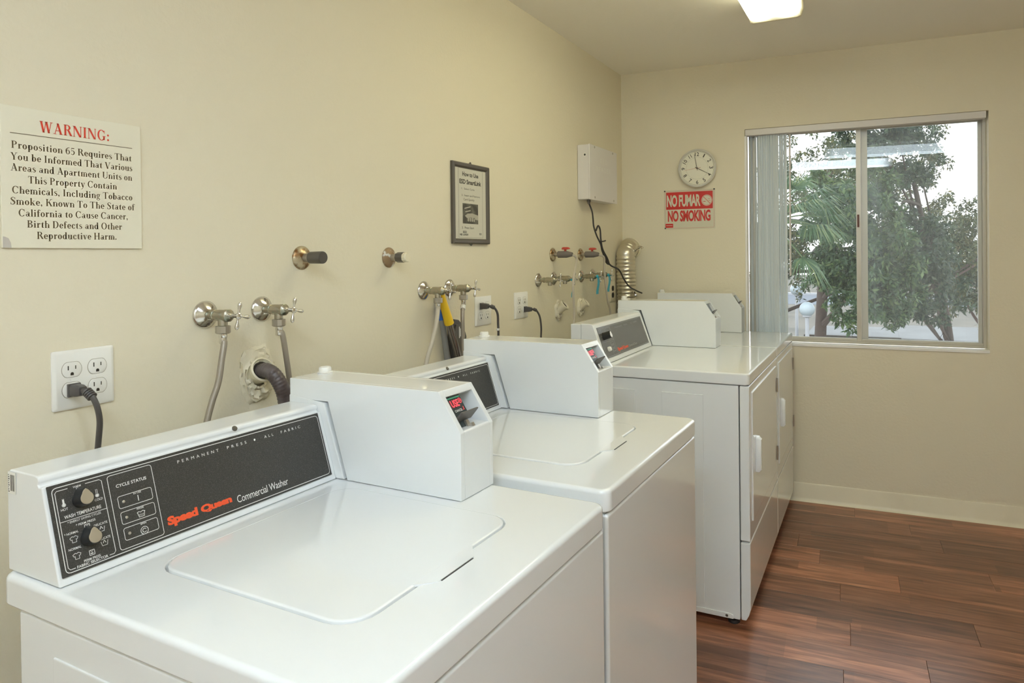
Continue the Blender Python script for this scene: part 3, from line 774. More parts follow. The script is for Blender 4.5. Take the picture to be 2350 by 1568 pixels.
def knob(con, PM, y, s, r=.0105, L=.019, rot=1.6):
    nrm = (Vector(PM(1)(0, 0)) - Vector(PM(0)(0, 0))).normalized()
    o = Vector(PM(.002)(y, s))
    su = Vector((0, 1, 0)); sv = nrm.cross(su)
    m = MB()
    def ring_(h, k, teardrop=True):
        out = []
        for i in range(28):
            a = 2 * math.pi * i / 28
            d = (a - rot + math.pi) % (2 * math.pi) - math.pi
            rr_ = r * k * (1 + (.62 * max(0, 1 - abs(d) / .75) ** 1.2 if teardrop else 0))
            out.append(o + nrm * h + su * math.cos(a) * rr_ + sv * math.sin(a) * rr_)
        return out
    m.loft([ring_(0, 1.08), ring_(.006, 1.02), ring_(L - .002, .97), ring_(L, .93)])
    m.mi = 1
    m.loft([ring_(L, .86), ring_(L + .0008, .82)])
    m.build('knob', [M['black'], M['brush']], con)

def make_washer(H):
    t = thing('top_load_washer', '-', 'washing machine')
    D, y1 = WD, WW
    zt = H - WT_
    MB().box(-.002, D - .012, .006, y1 - .006, .03, zt - .003).build('cabinet', M['white'], t, bevel=.006, seg=3)
    MB().box(D - .016, D - .003, .005, y1 - .005, .045, zt - .004).build('front_panel', M['white2'], t, bevel=.006, seg=3)
    MB().box(.092, .60, .0035, .02, .12, zt - .050).build('side_panel', M['white'], t, bevel=.0025, seg=2)
    for fx in (.06, D - .06):
        for fy in (.05, y1 - .05):
            MB().lathe([(0, .02), (.012, .02), (.014, .01), (.034, .01)], (fx, fy, 0), (0, 0, 1), 14).build('foot', M['rubber'], t)
    LX0, LX1, LY0, LY1 = .150, .548, .115, .508
    k = 6
    L = []
    for (i, z) in ((.004, zt), (.0012, zt + .0012), (0, zt + .004), (0, H - .009), (.0007, H - .0052), (.0026, H - .0022), (.0055, H - .0006), (.009, H)):
        L.append(rr(-.040 + i, D - i, i, y1 - i, .022 - i * .5, z, k))
    for (i, z) in ((-.0045, H), (-.003, H - .0008), (-.0018, H - .006)):
        L.append(rr(LX0 + i, LX1 - i, LY0 + i, LY1 - i, .045 - i, z, k))
    tp = MB().loft(L)
    tp.build('top_panel', M['white2'], t, ang=50, wn=True)
    lid = MB().loft([rr(LX0, LX1, LY0, LY1, .045, H - .0055, k), rr(LX0, LX1, LY0, LY1, .045, H + .0002, k), rr(LX0 + .0008, LX1 - .0008, LY0 + .0008, LY1 - .0008, .0442, H + .0014, k), rr(LX0 + .0026, LX1 - .0026, LY0 + .0026, LY1 - .0026, .0424, H + .0022, k), rr(LX0 + .0045, LX1 - .0045, LY0 + .0045, LY1 - .0045, .041, H + .0024, k)])
    lid.build('lid', M['white2'], t, ang=55, wn=True)
    # finger pull: sloping lip of the lid, with a dark strip for the slot's shade
    hp = MB().loft([[Vector((.545, .235, H + .0024)), Vector((.545, .385, H + .0024)), Vector((.546, .385, H - .001)), Vector((.546, .235, H - .001))],
                    [Vector((.5705, .262, H + .0012)), Vector((.5705, .352, H + .0012)), Vector((.5705, .352, H + .0002)), Vector((.5705, .262, H + .0002))]])
    hp.build('lid_handle', M['white2'], t, ang=20)
    MB().box(.5706, .5728, .268, .348, H - .0005, H + .0006).build('slot_shade_strip', M['rubber'], t, smooth=False)
    # console
    prof = [(-.038, .001), (.1000, .001), (.0982, .0057), (.0569, .1374), (.0500, .1372), (.0470, .1405), (.0498, .1455), (.0475, .1510), (.040, .153), (-.030, .153), (-.038, .147)]
    con = MB().prism([(a, H + b) for a, b in prof], .0105, .5360, 'y').build('console', M['white'], t, bevel=.0040, seg=3)
    PM = panel_map((.100, H), (.057, H + .137))
    fr = MB()
    a = [PM(.0004)(y, s) for y, s in ((.0085, .004), (.5285, .004), (.5285, .148), (.0085, .148))]
    pl = MB()
    q0 = [PM(.0006)(*p) for p in rrect2(.0155, .526, .0125, .1435, .001)]
    q1 = [PM(.0018)(*p) for p in rrect2(.0155, .526, .0125, .1435, .001)]
    pl.loft([q0, q1]); pl.build('control_panel', M['panel'], con, smooth=False)
    washer_art(con, PM)
    knob(con, PM, .0560, .1125); knob(con, PM, .0575, .0550)
    MB().lathe([(0, .0055), (.002, .005), (.003, .002)], (.0485, .334, H + .1475), (.75, 0, .65), 12).build('screw', M['iron'], con)
    meter_box(t, H, .5375, .650, 0)
    return t
w1 = make_washer(.836)
w1.location = (.216, -.068, 0); w1.rotation_euler = (0, 0, -.023)
w1['label'] = 'nearest white top-load washer, its whole black control panel with two knobs in view'
w1['group'] = 'top-load washers'
# barcode sticker on the end of the first console only
st = MB().box(-.0335, -.012, .0096, .0100, .836 + .118, .836 + .150)
st.mi = 1
for k in range(9): st.box(-.032, -.029 - (k % 3) * .001, .0093, .0097, .836 + .120 + k * .0031, .836 + .1215 + k * .0031)
for k in range(5): st.box(-.026 + k * .0024, -.0252 + k * .0024, .0093, .0097, .836 + .122, .836 + .146)
st.build('barcode_sticker', [M['tape'], M['ink2']], [c for c in w1.children if c.name.startswith('console')][0], smooth=False)
w2 = copy_tree(w1)
for c in list(w2.children_recursive):
    if c.name.startswith('barcode'): bpy.data.objects.remove(c)
w2.location = (.218, .619, .006); w2.rotation_euler = (0, 0, -.013)
w2['label'] = 'second white top-load washer, right behind the nearest one, broom handles leaning at its back'

# ------------------------------------------------------------------ dryers
DW, DD, DT = .712, .70, .041
def make_dryer(H):
    t = thing('front_load_dryer', '-', 'dryer')
    D = DD
    zt = H - DT
    MB().box(.0, .664, .004, DW - .004, .028, zt - .002).build('cabinet', M['white'], t, bevel=.004)
    for x0, x1 in ((.05, .289), (.391, .541)):
        MB().box(x0, x1, .0008, .02, .060, zt - .042).build('side_panel', M['white'], t, bevel=.0016, seg=2)
    MB().prism([(.30, .0285), (.30, .046), (.630, .046), (.640, .042), (.641, .0285)], .0015, .01, 'y').build('access_plate', M['white'], t, bevel=.001)
    MB().lathe([(0, .005), (.0015, .004)], (.618, .0013, .037), (0, -1, 0), 10).build('screw', M['iron'], t)
    up = MB().box(.667, D, .003, DW - .003, .306, zt - .002).build('front_panel', M['white2'], t, bevel=.004, seg=3)
    MB().prism([(.667, .030), (.684, .030), (.694, .050), (D, .072), (D, .300), (.667, .300)], .003, DW - .003, 'y').build('kick_panel', M['white2'], t, bevel=.004, seg=3)
    dr = MB().box(D - .004, D + .0045, .050, .664, .362, zt - .030).build('door', M['white2'], t, bevel=.0035, seg=3)
    h = MB().loft([rr(D + .003, D + .018, .106, .128, .004, .520, 3), rr(D + .003, D + .024, .104, .130, .004, .528, 3), rr(D + .003, D + .024, .104, .130, .004, .636, 3), rr(D + .003, D + .016, .108, .126, .004, .646, 3)])
    h.build('handle', M['white2'], dr)
    for z in (.410, .704):
        MB().box(D + .001, D + .006, .668, .682, z, z + .056).lathe([(0, .0045), (.06, .0045)], (D + .006, .668, z - .002), (0, 0, 1), 10).build('hinge', M['galv'], t, bevel=.0006)
    k = 6
    L = []
    for (i, z) in ((.004, zt), (0, zt + .004), (0, H - .006), (.0010, H - .0028), (.0030, H - .0008), (.006, H), (.012, H)):
        L.append(rr(i - (.0 if i else 0), D + .001 - i, i, DW - i, max(.016 - i * .5, .004), z, k))
    MB().loft(L).build('top_panel', M['white2'], t, ang=50, wn=True)
    for fx in (.06, .636):
        for fy in (.04, DW - .05):
            MB().lathe([(0, .017), (.004, .021), (.014, .021), (.016, .01), (.030, .01)], (fx, fy, 0), (0, 0, 1), 16).build('foot', M['rubber'], t)
    MB().prism([(.028, H + .001), (.028, H + .150), (.072, H + .150), (.072, H + .001)], .010, .585, 'y').build('console_back', M['white'], t, bevel=.004)
    prof = [(.0725, .001), (.1750, .001), (.1729, .0056), (.1260, .1343), (.1235, .1395), (.1215, .1455), (.117, .1505), (.104, .152), (.0725, .152)]
    con = MB().prism([(a, H + b) for a, b in prof], .008, .587, 'y').build('console', M['white'], t, bevel=.0045, seg=3)
    PM = panel_map((.175, H), (.125, H + .137))
    pl = MB().loft([[PM(.0006)(*p) for p in rrect2(.030, .556, .0195, .1435, .001)], [PM(.0018)(*p) for p in rrect2(.030, .556, .0195, .1435, .001)]])
    pl.build('control_panel', M['panelg'], con, smooth=False)
    P = PM(.0021)
    i = MB()
    ribbon(i, rrect2(.036, .550, .0235, .1395, .003), .0011, P, True)
    ribbon(i, rrect2(.040, .0985, .088, .1345, .003), .0009, P, True)
    ribbon(i, rrect2(.108, .156, .088, .1345, .003), .0009, P, True)
    ribbon(i, [(.160, .0235), (.160, .1395)], .001, P)
    ribbon(i, [(.040, .082), (.160, .082)], .0009, P); ribbon(i, [(.115, .0235), (.115, .082)], .0009, P)
    for k_ in range(3):
        text_to(i, ('HIGH', 'PERM PRESS', 'DELICATE')[k_], (.048, .048 + (.016, .030, .024)[k_], .1275 - k_ * .011, .1305 - k_ * .011), P, offset=.01)
        ribbon(i, rrect2(.118, .148, .066 - .014 * k_, .076 - .014 * k_, .002), .0008, P, True)
    text_to(i, 'PERMANENT', (.215, .300, .1235, .1285), P, space=1.9)
    text_to(i, 'PRESS', (.320, .362, .1235, .1285), P, space=1.9)
    text_to(i, 'ALL', (.405, .425, .1235, .1285), P, space=1.9)
    text_to(i, 'FABRIC', (.445, .490, .1235, .1285), P, space=1.9)
    text_to(i, 'Commercial Dryer', (.300, .402, .0300, .0425), P, space=.95)
    i.build('lettering', M['inkg'], con, smooth=False)
    r_ = MB()
    text_to(r_, 'Speed', (.168, .226, .0290, .0470), P, space=.86, offset=.058)
    text_to(r_, 'Queen', (.230, .292, .0310, .0460), P, space=.86, offset=.058)
    r_.build('logo', M['orange'], con, smooth=False)
    knob(con, PM, .066, .1010, r=.011, L=.034, rot=1.6)
    m = MB(); c = Vector(P(.075, .052)); nn = Vector(PM(1)(0, 0)) - Vector(PM(0)(0, 0))
    m.lathe([(0, .010), (.008, .0095), (.011, .008), (.012, .004)], c, nn, 16).build('push_button', M['plastic'], con)
    meter_box(t, H, .600, .710, .042, cap=(-.030, .615), readout=False)
    return t
M['panelg'] = mat('grey_control_panel', (0.105, 0.10, 0.092), 0.22, vary=(900, (0.13, 0.125, 0.115), 0.5, 0.65))
M['inkg'] = mat('grey_ink', (0.30, 0.30, 0.29), 0.5)
d1 = make_dryer(.886)
d1.location = (.245, 1.761, 0); d1.rotation_euler = (0, 0, .010)
d1['label'] = 'nearer white front-load dryer with its grey control panel and whole side in view'
d1['group'] = 'dryers by the window wall'
d2 = copy_tree(d1)
d2.location = (.245 - .714 * math.sin(.01), 1.761 + .714 * math.cos(.01), 0); d2.rotation_euler = (0, 0, .010)
d2.scale = (1, .862, 1)
d2['label'] = 'farthest white dryer, tight in the corner under the window'

# ------------------------------------------------------------------ things on the left wall
# warning sign
sg = thing('warning_sign', 'cream warning sign with red heading and nine lines of brown serif text', 'sign', (0, .146, 1.448))
MB().box(.0005, .0045, -.122, .122, -.124, .124).build('sign_board', M['sign'], sg, bevel=.0004, seg=1)
P = lambda u, v: (.0049, u - .146, v - 1.448)
P2 = lambda u, v: (.0051, u - .146, v - 1.448)
m = MB(); serif_line(m, 'WARNING:', .084, .2065, 1.5325, 1.5335, .020, P, .05); m.build('heading', M['red'], sg, smooth=False)
m = MB()
for s, u0, u1, b0, b1 in (('Proposition 65 Requires That', .0392, .2490, 1.4982, 1.4992), ('You be Informed That Various', .0380, .2502, 1.4778, 1.4798), ('Areas and Apartment Units on', .0378, .2495, 1.4588, 1.4604),
                          ('This Property Contain', .0643, .2190, 1.4387, 1.4404), ('Chemicals, Including Tobacco', .0391, .2495, 1.4194, 1.4208), ('Smoke, Known To The State of', .0362, .2535, 1.3998, 1.4010),
                          ('California to Cause Cancer,', .0484, .2400, 1.3797, 1.3820), ('Birth Defects and Other', .0615, .2277, 1.3604, 1.3612), ('Reproductive Harm.', .0766, .2175, 1.3405, 1.3413)):
    serif_line(m, s, u0, u1, b0, b1, .0128, P)
ribbon(m, [(.0379, 1.5246), (.2504, 1.5256)], .0011, P)
m.build('lettering', M['brownink'], sg, smooth=False)
m = MB(); poly2(m, [(.0245, 1.3245), (.0372, 1.3245), (.0365, 1.333), (.033, 1.341), (.028, 1.3435), (.0245, 1.344)], P); m.build('smudge', M['smudge'], sg, smooth=False)

# four-way outlets
def outlet(y, z, w_, h_, label, rows=((-.0228, .019), (.0225, .019), (-.0228, -.0185), (.0225, -.0185)), plate='plastic', dark=False):
    t = thing('wall_outlet', label, 'outlet', (0, y, z), group='wall outlets')
    pl = MB().loft([[Vector((.0005, p.x, p.y)) for p in rr(-w_ / 2, w_ / 2, -h_ / 2, h_ / 2, .003, 0, 3)], [Vector((.0035, p.x, p.y)) for p in rr(-w_ / 2, w_ / 2, -h_ / 2, h_ / 2, .003, 0, 3)], [Vector((.0068, p.x, p.y)) for p in rr(-w_ / 2 + .005, w_ / 2 - .005, -h_ / 2 + .005, h_ / 2 - .005, .003, 0, 3)]])
    pl.build('faceplate', M[plate], t)
    for (dy, dz) in rows:
        def shape(k, x):
            out = []
            for i in range(24):
                a = 2 * math.pi * i / 24
                py, pz = .0170 * k * math.cos(a), max(-.0138 * k, min(.0138 * k, .0170 * k * math.sin(a)))
                out.append(Vector((x, dy + py, dz + pz)))
            return out
        g_ = MB().loft([shape(1.06, .0066), shape(1.06, .0069)]).build('socket_gap', M['galv'] if not dark else M['black'], t, smooth=False)
        r_ = MB(); r_.loft([shape(1, .0066), shape(1, .0074), shape(.96, .0078)])
        rc = r_.build('receptacle', M[plate] if not dark else M['black'], t)
        s = MB(); s.box(.0077, .0081, dy - .0075, dy - .0058, dz - .0005, dz + .0075).box(.0077, .0081, dy + .0055, dy + .0070, dz + .0005, dz + .0070)
        s.prism([(dy - .0028, dz - .0105), (dy + .0028, dz - .0105), (dy + .0028, dz - .0070), (dy + .0015, dz - .0050), (dy - .0015, dz - .0050), (dy - .0028, dz - .0070)], .0077, .0081, 'x')
        s.build('slots', M['darkhole'], rc, smooth=False)
    for dy in (-.0228, .0225) if len(rows) == 4 else ():
        MB().lathe([(0, .003), (.0008, .0026)], (.0068, dy, 0), (1, 0, 0), 10).build('screw', M[plate], t)
    return t
outlet(.1525, 1.0795, .110, .110, 'white four-socket outlet nearest the camera, below the warning sign')
outlet(1.573, 1.0955, .113, .109, 'white four-socket outlet below the framed notice, cord in its upper left socket')
outlet(1.869, 1.0955, .113, .109, 'white four-socket outlet farther along, cord in its lower right socket')
outlet(2.918, 1.096, .072, .112, 'beige-painted outlet with two black sockets beside the foil duct', rows=((0, .019), (0, -.0185)), plate='wall', dark=True)

def plug_cord(y, z, path, r, label, tagpos=None, side=1, cat='power cord'):
    t = thing('power_cord', label, cat, (0, y, z), group='power cords')
    L = lambda p: (p[0], p[1] - y, p[2] - z)
    b = MB().box(.0085, .014, -.011, .011, -.012, .012)
    b.loft([rr(-.010, .010, -.0105, .0105, .004, 0, 3)] * 1, True, True) if False else None
    lp = []
    for x, k in ((.014, 1.0), (.030, .95), (.040, .72)):
        lp.append([Vector((x, p.x * k, p.y * k)) for p in rr(-.010, .010, -.011, .011, .004, 0, 3)])
    b.loft(lp)
    b.build('plug', M['cord'], t, bevel=.0012)
    P0_ = path[0]
    rl = MB()
    p0, p1 = Vector(L(path[0])), Vector(L(path[1]))
    for i in range(4):
        c = p0.lerp(p1, i * .28); d = (p1 - p0).normalized()
        rl.lathe([(-.0018, r * 1.35), (-.0014, r * 1.75), (.0014, r * 1.7), (.0018, r * 1.35)], c, d, 12)
    rl.build('strain_relief', M['cord'], t)
    MB().tube([(.036, 0, 0)] + [L(p) for p in path], r, 10).build('cable', M['cord'], t)
    if tagpos:
        c = Vector(L(tagpos)); MB().lathe([(-.004, r + .0012), (.004, r + .0012)], c, (0, .1, 1), 12).box(c.x - .001, c.x + .001, c.y, c.y + .012, c.z - .002, c.z + .003).build('cable_tag', M['tape'], t)
    return t
plug_cord(.1305, 1.0608, [(.050, .1315, 1.0600), (.062, .1345, 1.0500), (.066, .140, 1.030), (.060, .147, 1.002), (.045, .153, .965), (.032, .157, .92), (.03, .158, .85)], .0052, 'grey-black power cord plugged into the outlet nearest the camera')
plug_cord(1.5502, 1.1145, [(.048, 1.556, 1.1145), (.058, 1.563, 1.108), (.064, 1.575, 1.085), (.060, 1.585, 1.045), (.055, 1.595, 1.005), (.05, 1.60, .92)], .0045, 'black power cord with a white tag, below the framed notice', tagpos=(.0615, 1.5795, 1.0260))
plug_cord(1.8915, 1.0770, [(.048, 1.896, 1.0775), (.056, 1.904, 1.072), (.062, 1.922, 1.045), (.060, 1.938, 1.000), (.056, 1.943, .955), (.05, 1.945, .88)], .0040, 'black power cord in the lower right socket of the farther white outlet')

# water taps
def escutcheon(mb, r=.031, h=.014, x=0.0):
    mb.lathe([(x + .0005, r), (x + .002, r), (x + .006, r * .86), (x + .010, r * .62), (x + h, r * .42), (x + h + .001, r * .30)], (0, 0, 0), (1, 0, 0), 28)
def make_tap():
    t = thing('water_tap', '-', 'tap')
    m = MB(); escutcheon(m); m.build('escutcheon', M['chrome'], t, ang=60)
    b = MB().lathe([(.008, .0095), (.026, .0095), (.027, .012), (.034, .012), (.035, .0105), (.040, .0105), (.041, .0128), (.066, .0128), (.068, .0140), (.078, .0140), (.080, .011), (.084, .009), (.086, .006), (.092, .005)], (0, 0, 0), (1, 0, 0), 10)
    b.lathe([(-.008, .010), (-.022, .010), (-.024, .0085)], (.058, 0, 0), (0, 0, 1), 12)
    b.build('valve_body', M['brass'], t, ang=35)
    h = MB().lathe([(.090, .0045), (.104, .0045), (.106, .0070), (.110, .0070), (.112, .004)], (0, 0, 0), (1, 0, 0), 10)
    for a in (math.radians(80), math.radians(260), math.radians(-10), math.radians(170)):
        d = Vector((.0, math.cos(a) * .35 if False else math.cos(a), math.sin(a)))
        h.lathe([(.004, .0022), (.012, .0024), (.020, .0042), (.026, .0044), (.030, .0020)], (.107, 0, 0), d, 8)
    h.build('cross_handle', M['chrome'], t, ang=50)
    return t
def place_tap(y, z, label, hose=None, s=1):
    t = proto_tap if not used else copy_tree(proto_tap)
    used.append(1)
    t.location = (0, y, z); t['label'] = label; t['group'] = 'water taps'
    return t
used = []
proto_tap = make_tap()
place_tap(.411, 1.177, 'leftmost chrome tap, with the first hose, above the nearest washer')
place_tap(.564, 1.178, 'second chrome tap from the left, above the plastered drain hole')
place_tap(1.209, 1.190, 'chrome tap directly above the yellow and blue pole grips')
place_tap(1.357, 1.191, 'chrome tap just right of the pole grips, below the framed notice')
place_tap(2.031, 1.194, 'chrome tap without a hose, left of the blue ribbon, nearer pair of the far taps')
place_tap(2.184, 1.195, 'chrome tap with a thin blue ribbon, behind the hanging grey tube')
place_tap(2.498, 1.195, 'chrome tap with a wide blue ribbon, nearest the far drain hole')
place_tap(2.643, 1.199, 'farthest chrome tap, beside the corner duct, with a blue ribbon')

def hose(pts, m_, r, label, sleeve=None, fit=True):
    p0 = Vector(pts[0])
    t = thing('supply_hose', label, 'hose', p0, group='supply hoses')
    L = [Vector(p) - p0 for p in pts]
    if fit:
        MB().lathe([(0.001, .0155), (-.014, .0155), (-.016, .013)], (0, 0, 0), (0, 0, 1), 10).build('coupling_nut', M['galv'], t)
        MB().lathe([(-.016, .0085), (-.024, .0085), (-.025, .0078), (-.036, .0082), (-.038, .0072)], (0, 0, 0), (0, 0, 1), 14).build('ferrule', M['chrome'], t)
        L = [Vector((0, 0, -.03))] + L[1:]
    MB().tube(L, r, 12).build('hose', M[m_], t)
    if sleeve:
        a, b = sleeve
        MB().tube([L[0].lerp(L[1], a), L[0].lerp(L[1], b)], r * 1.35, 12, smooth=False).build('paper_sleeve', M['tape'], t)
    return t
hose([(.058, .411, 1.153), (.062, .410, 1.115), (.064, .403, 1.086), (.065, .392, 1.034), (.063, .378, .995), (.062, .366, .955), (.06, .35, .88), (.07, .34, .75)], 'braid', .0068, 'braided brown hose under the leftmost tap')
hose([(.058, .564, 1.154), (.063, .569, 1.12), (.064, .577, 1.076), (.065, .587, 1.005), (.066, .592, .94), (.07, .595, .80)], 'braid', .0066, 'braided brown hose under the second tap, by the black drain hose')
hose([(.058, 1.209, 1.166), (.066, 1.196, 1.125), (.074, 1.176, 1.088), (.076, 1.150, 1.031), (.076, 1.121, .975), (.078, 1.09, .88), (.08, 1.07, .78)], 'clearhose', .0072, 'pale hose that sweeps left in front of the broom poles')
hose([(.058, 1.357, 1.167), (.064, 1.343, 1.12), (.069, 1.334, 1.09), (.070, 1.334, 1.02), (.072, 1.335, .93), (.08, 1.34, .80)], 'braid', .0070, 'braided hose with a white paper sleeve right of the broom poles', sleeve=(.35, 1.0))

# capped stubs
def stub(y, z, fm, capm, tip, label):
    t = thing('capped_pipe', label, 'pipe', (0, y, z), group='capped water stubs')
    m = MB(); escutcheon(m, .031, .013); m.build('flange', fm, t, ang=60)
    MB().lathe([(.010, .0105), (.026, .0105), (.028, .013), (.033, .013)], (0, 0, 0), (1, 0, 0), 16).build('nipple', M['galv'], t)
    c = MB().lathe([(.032, .0135), (.034, .0155), (.058 if tip else .074, .0160), (.060 if tip else .076, .0150)], (0, 0, 0), (1, 0, 0), 8 if tip else 20)
    if tip:
        c.mi = 1; c.lathe([(.059, .0150), (.070, .0155), (.073, .013)], (0, 0, 0), (1, 0, 0), 10)
    c.build('pipe_cap', [capm, M['pvc']], t, ang=30)
stub(.692, 1.302, M['rust'], M['iron'], False, 'capped pipe stub with dark cap and brassy flange, above the nearest washer')
stub(1.038, 1.300, M['rust2'], M['iron'], True, 'capped pipe stub with a cream-tipped cap on a rusty brown flange')

# gas valves
def gas(y, z, path, label, group='gas valves'):
    t = thing('gas_valve', label, 'valve', (0, y, z), group=group)
    MB().lathe([(.0005, .031), (.004, .031), (.009, .024), (.010, .012)], (0, 0, 0), (1, 0, 0), 24).build('flange', M['rust'], t, ang=60)
    MB().lathe([(.008, .009), (.030, .009)], (0, 0, 0), (1, 0, 0), 12).build('nipple', M['galv'], t)
    f = MB().lathe([(.028, .013), (.030, .0155), (.072, .0155), (.092, .011), (.100, .009)], (0, 0, 0), (1, 0, 0), 16); f.build('foam_wrap', M['foam'], t)
    h = MB().box(.060, .070, -.004, .004, .012, .024).prism([(.050, .022), (.050, .029), (.056, .033), (.078, .033), (.086, .028), (.086, .024), (.072, .022)], -.009, .009, 'y')
    h.build('red_handle', M['redh'], t, bevel=.002)
    MB().tube([(p[0], p[1] - y, p[2] - z) for p in path], .0052, 10).build('grey_tube', M['clearhose'], t)
    return t
gas(2.176, 1.305, [(.098, 2.178, 1.301), (.106, 2.190, 1.297), (.112, 2.195, 1.28), (.118, 2.165, 1.245), (.124, 2.133, 1.20), (.124, 2.126, 1.157), (.122, 2.140, 1.07), (.120, 2.142, 1.01), (.11, 2.14, .85)], 'red-handled valve in grey foam, the left one of two, with a long grey tube')
gas(2.489, 1.304, [(.098, 2.491, 1.300), (.106, 2.520, 1.296), (.106, 2.545, 1.282), (.102, 2.555, 1.236), (.10, 2.572, 1.165), (.10, 2.604, 1.068), (.10, 2.637, 1.004), (.09, 2.66, .90)], 'red-handled valve in grey foam, the right one, below the wall box')
def ribbon_tag(y, z0, z1, wd, label):
    t = thing('blue_ribbon', label, 'ribbon', (.093, y, z0), group='blue ribbons')
    m = MB()
    L = []
    for i in range(7):
        f = i / 6
        w2_ = wd * (.8 + .2 * f); x = .004 * math.sin(f * 5)
        L.append([Vector((x - .0004, -w2_ / 2, (z1 - z0) * f)), Vector((x - .0004, w2_ / 2, (z1 - z0) * f)), Vector((x + .0004, w2_ / 2, (z1 - z0) * f)), Vector((x + .0004, -w2_ / 2, (z1 - z0) * f))])
    m.loft(L).build('strip', M['ribbon'], t)
    k = MB().lathe([(-.006, .0075), (.006, .0075)], (0, 0, 0), (1, 0, 0), 12); k.build('knot', M['ribbon'], t)
ribbon_tag(2.186, 1.192, 1.110, .006, 'thin blue ribbon hanging from the second of the far taps')
ribbon_tag(2.492, 1.195, 1.108, .030, 'wide blue ribbon hanging from the third of the far taps')
ribbon_tag(2.640, 1.198, 1.112, .030, 'wide blue ribbon hanging from the tap beside the foil duct')

# drain stand-pipes in plastered holes
def patch(y, z, ry, rz_, seed, label, pr=.024, ang=0.0, tilt=(.8, .45, -.25), length=.03, big=True):
    t = thing('drain_outlet', label, 'drain pipe', (0, y, z), group='drain outlets in the wall')
    rnd = random.Random(seed)
    n, kx = 36, 10
    rings = []
    for j in range(kx + 1):
        f = j / kx
        row = []
        for i in range(n):
            a = 2 * math.pi * i / n
            nz = noise.noise(Vector((math.cos(a) * 1.6 + seed, math.sin(a) * 1.6, f * 2.5)))
            n2 = noise.noise(Vector((math.cos(a) * 5 + seed, math.sin(a) * 5, f * 7)))
            rad = (1 - f) * (1 + .30 * nz + .12 * n2) + f * (pr / max(ry, rz_)) * 1.05
            hgt = (math.sin(math.pi * min(f * 1.05, 1)) * .0065 + .008 * f) * (1 + 1.1 * n2) if 0 < f else -.001
            row.append(Vector((max(hgt, -.001) + (.0 if f < .9 else .004), math.cos(a) * ry * rad, math.sin(a) * rz_ * rad)))
        rings.append(row)
    MB().loft(rings, False, False).build('plaster_patch', M['wall'], t, ang=40)
    d = Vector(tilt).normalized()
    p = MB().lathe([(-.02, pr * .93), (length, pr * .93), (length, pr * 1.10), (length + .010, pr * 1.12), (length + .012, pr * .98), (length + .004, pr * .85)], (0, 0, 0), d, 26)
    p.build('stand_pipe', M['pvc'], t, ang=40)
    MB().lathe([(length - .0, pr * .80), (length + .0055, pr * .80)], (0, 0, 0), d, 20).build('dark_bore', M['darkhole'], t)
    return t
patch(.546, 1.022, .058, .074, 3, 'plastered drain hole with a white pipe rim and a black hose in it', pr=.027, tilt=(.86, -.12, .42), length=.022)
patch(2.225, 1.045, .034, .046, 8, 'beige-painted drain pipe poking out below the thin blue ribbon', pr=.0235, tilt=(.72, .12, .60), length=.036)
patch(2.480, 1.042, .034, .048, 5, 'farther beige-painted drain pipe, below the red-handled valves', pr=.0225, tilt=(.72, .16, .60), length=.032)
dh = thing('drain_hose', 'thick black corrugated drain hose bending down behind the nearest washer', 'hose', (.02, .545, 1.028))
o_ = Vector((.02, .545, 1.028))
path = [Vector(p) - o_ for p in ((.022, .541, 1.030), (.045, .536, 1.036), (.070, .535, 1.028), (.085, .541, 1.005), (.090, .549, .975), (.091, .553, .93), (.09, .555, .82))]
MB().tube(path, lambda f, i: .0172 + .0005 * math.sin(i * 1.9), 16, step=14).build('hose', M['drainh'], dh, ang=60)

# mop and broom poles leaning in the gap behind the second washer
def pole(name, a, b, split, gm, pm, r, label, ext):
    a, b = Vector(a), Vector(b)
    t = thing(name, label, 'cleaning tool', b + (b - a) * ext)
    o = b + (b - a) * ext
    A, Bm, C_ = a - o, (a + (b - a) * split) - o, Vector((0, 0, 0))
    MB().tube([A, Bm], lambda f, i: r * (1.18 + .22 * f) if i else r * 1.0, 16, smooth=False).sphere(A, r * 1.02, 6).build('grip', M[gm], t, ang=50)
    MB().tube([Bm, C_], r, 16, smooth=False).build('pole', M[pm], t)
    return t, o
pole('broom', (.043, 1.249, 1.172), (.043, 1.3417, .964), .47, 'yel', 'pole2', .0118, 'yellow-gripped steel broom handle leaning against the wall', 2.6)
pole('mop', (.016, 1.277, 1.152), (.016, 1.3154, .960), .33, 'blu', 'pole', .0105, 'blue-gripped grey mop handle leaning beside the yellow one', 3.2)
t = thing('dustpan', 'dark rounded dustpan behind the yellow-gripped pole', 'dustpan', (.002, 1.375, .93))
pts = [(1.285 - 1.30, .93 - .93), (1.262 - 1.30, 1.02 - .93), (1.285 - 1.30, 1.083 - .93), (1.315 - 1.30, 1.078 - .93), (1.345 - 1.30, 1.05 - .93), (1.362 - 1.30, 1.015 - .93), (1.352 - 1.30, .97 - .93), (1.335 - 1.30, .93 - .93)]
MB().prism(pts, 0, .016, 'x').build('pan', M['cord'], t, bevel=.004)
MB().prism([(p[0] * .8, p[1] * .8 + .012) for p in pts], .016, .022, 'x').build('raised_rim', M['iron'], t, bevel=.002)
m = MB(); text_to(m, 'Tide', (.0, .035, .10, .115), lambda u, v: (.0225, u, v)) if False else None
m.box(.0221, .0226, .003, .008, .085, .125).box(.0221, .0226, .010, .014, .090, .118); m.build('printed_mark', M['ink'], t, smooth=False)

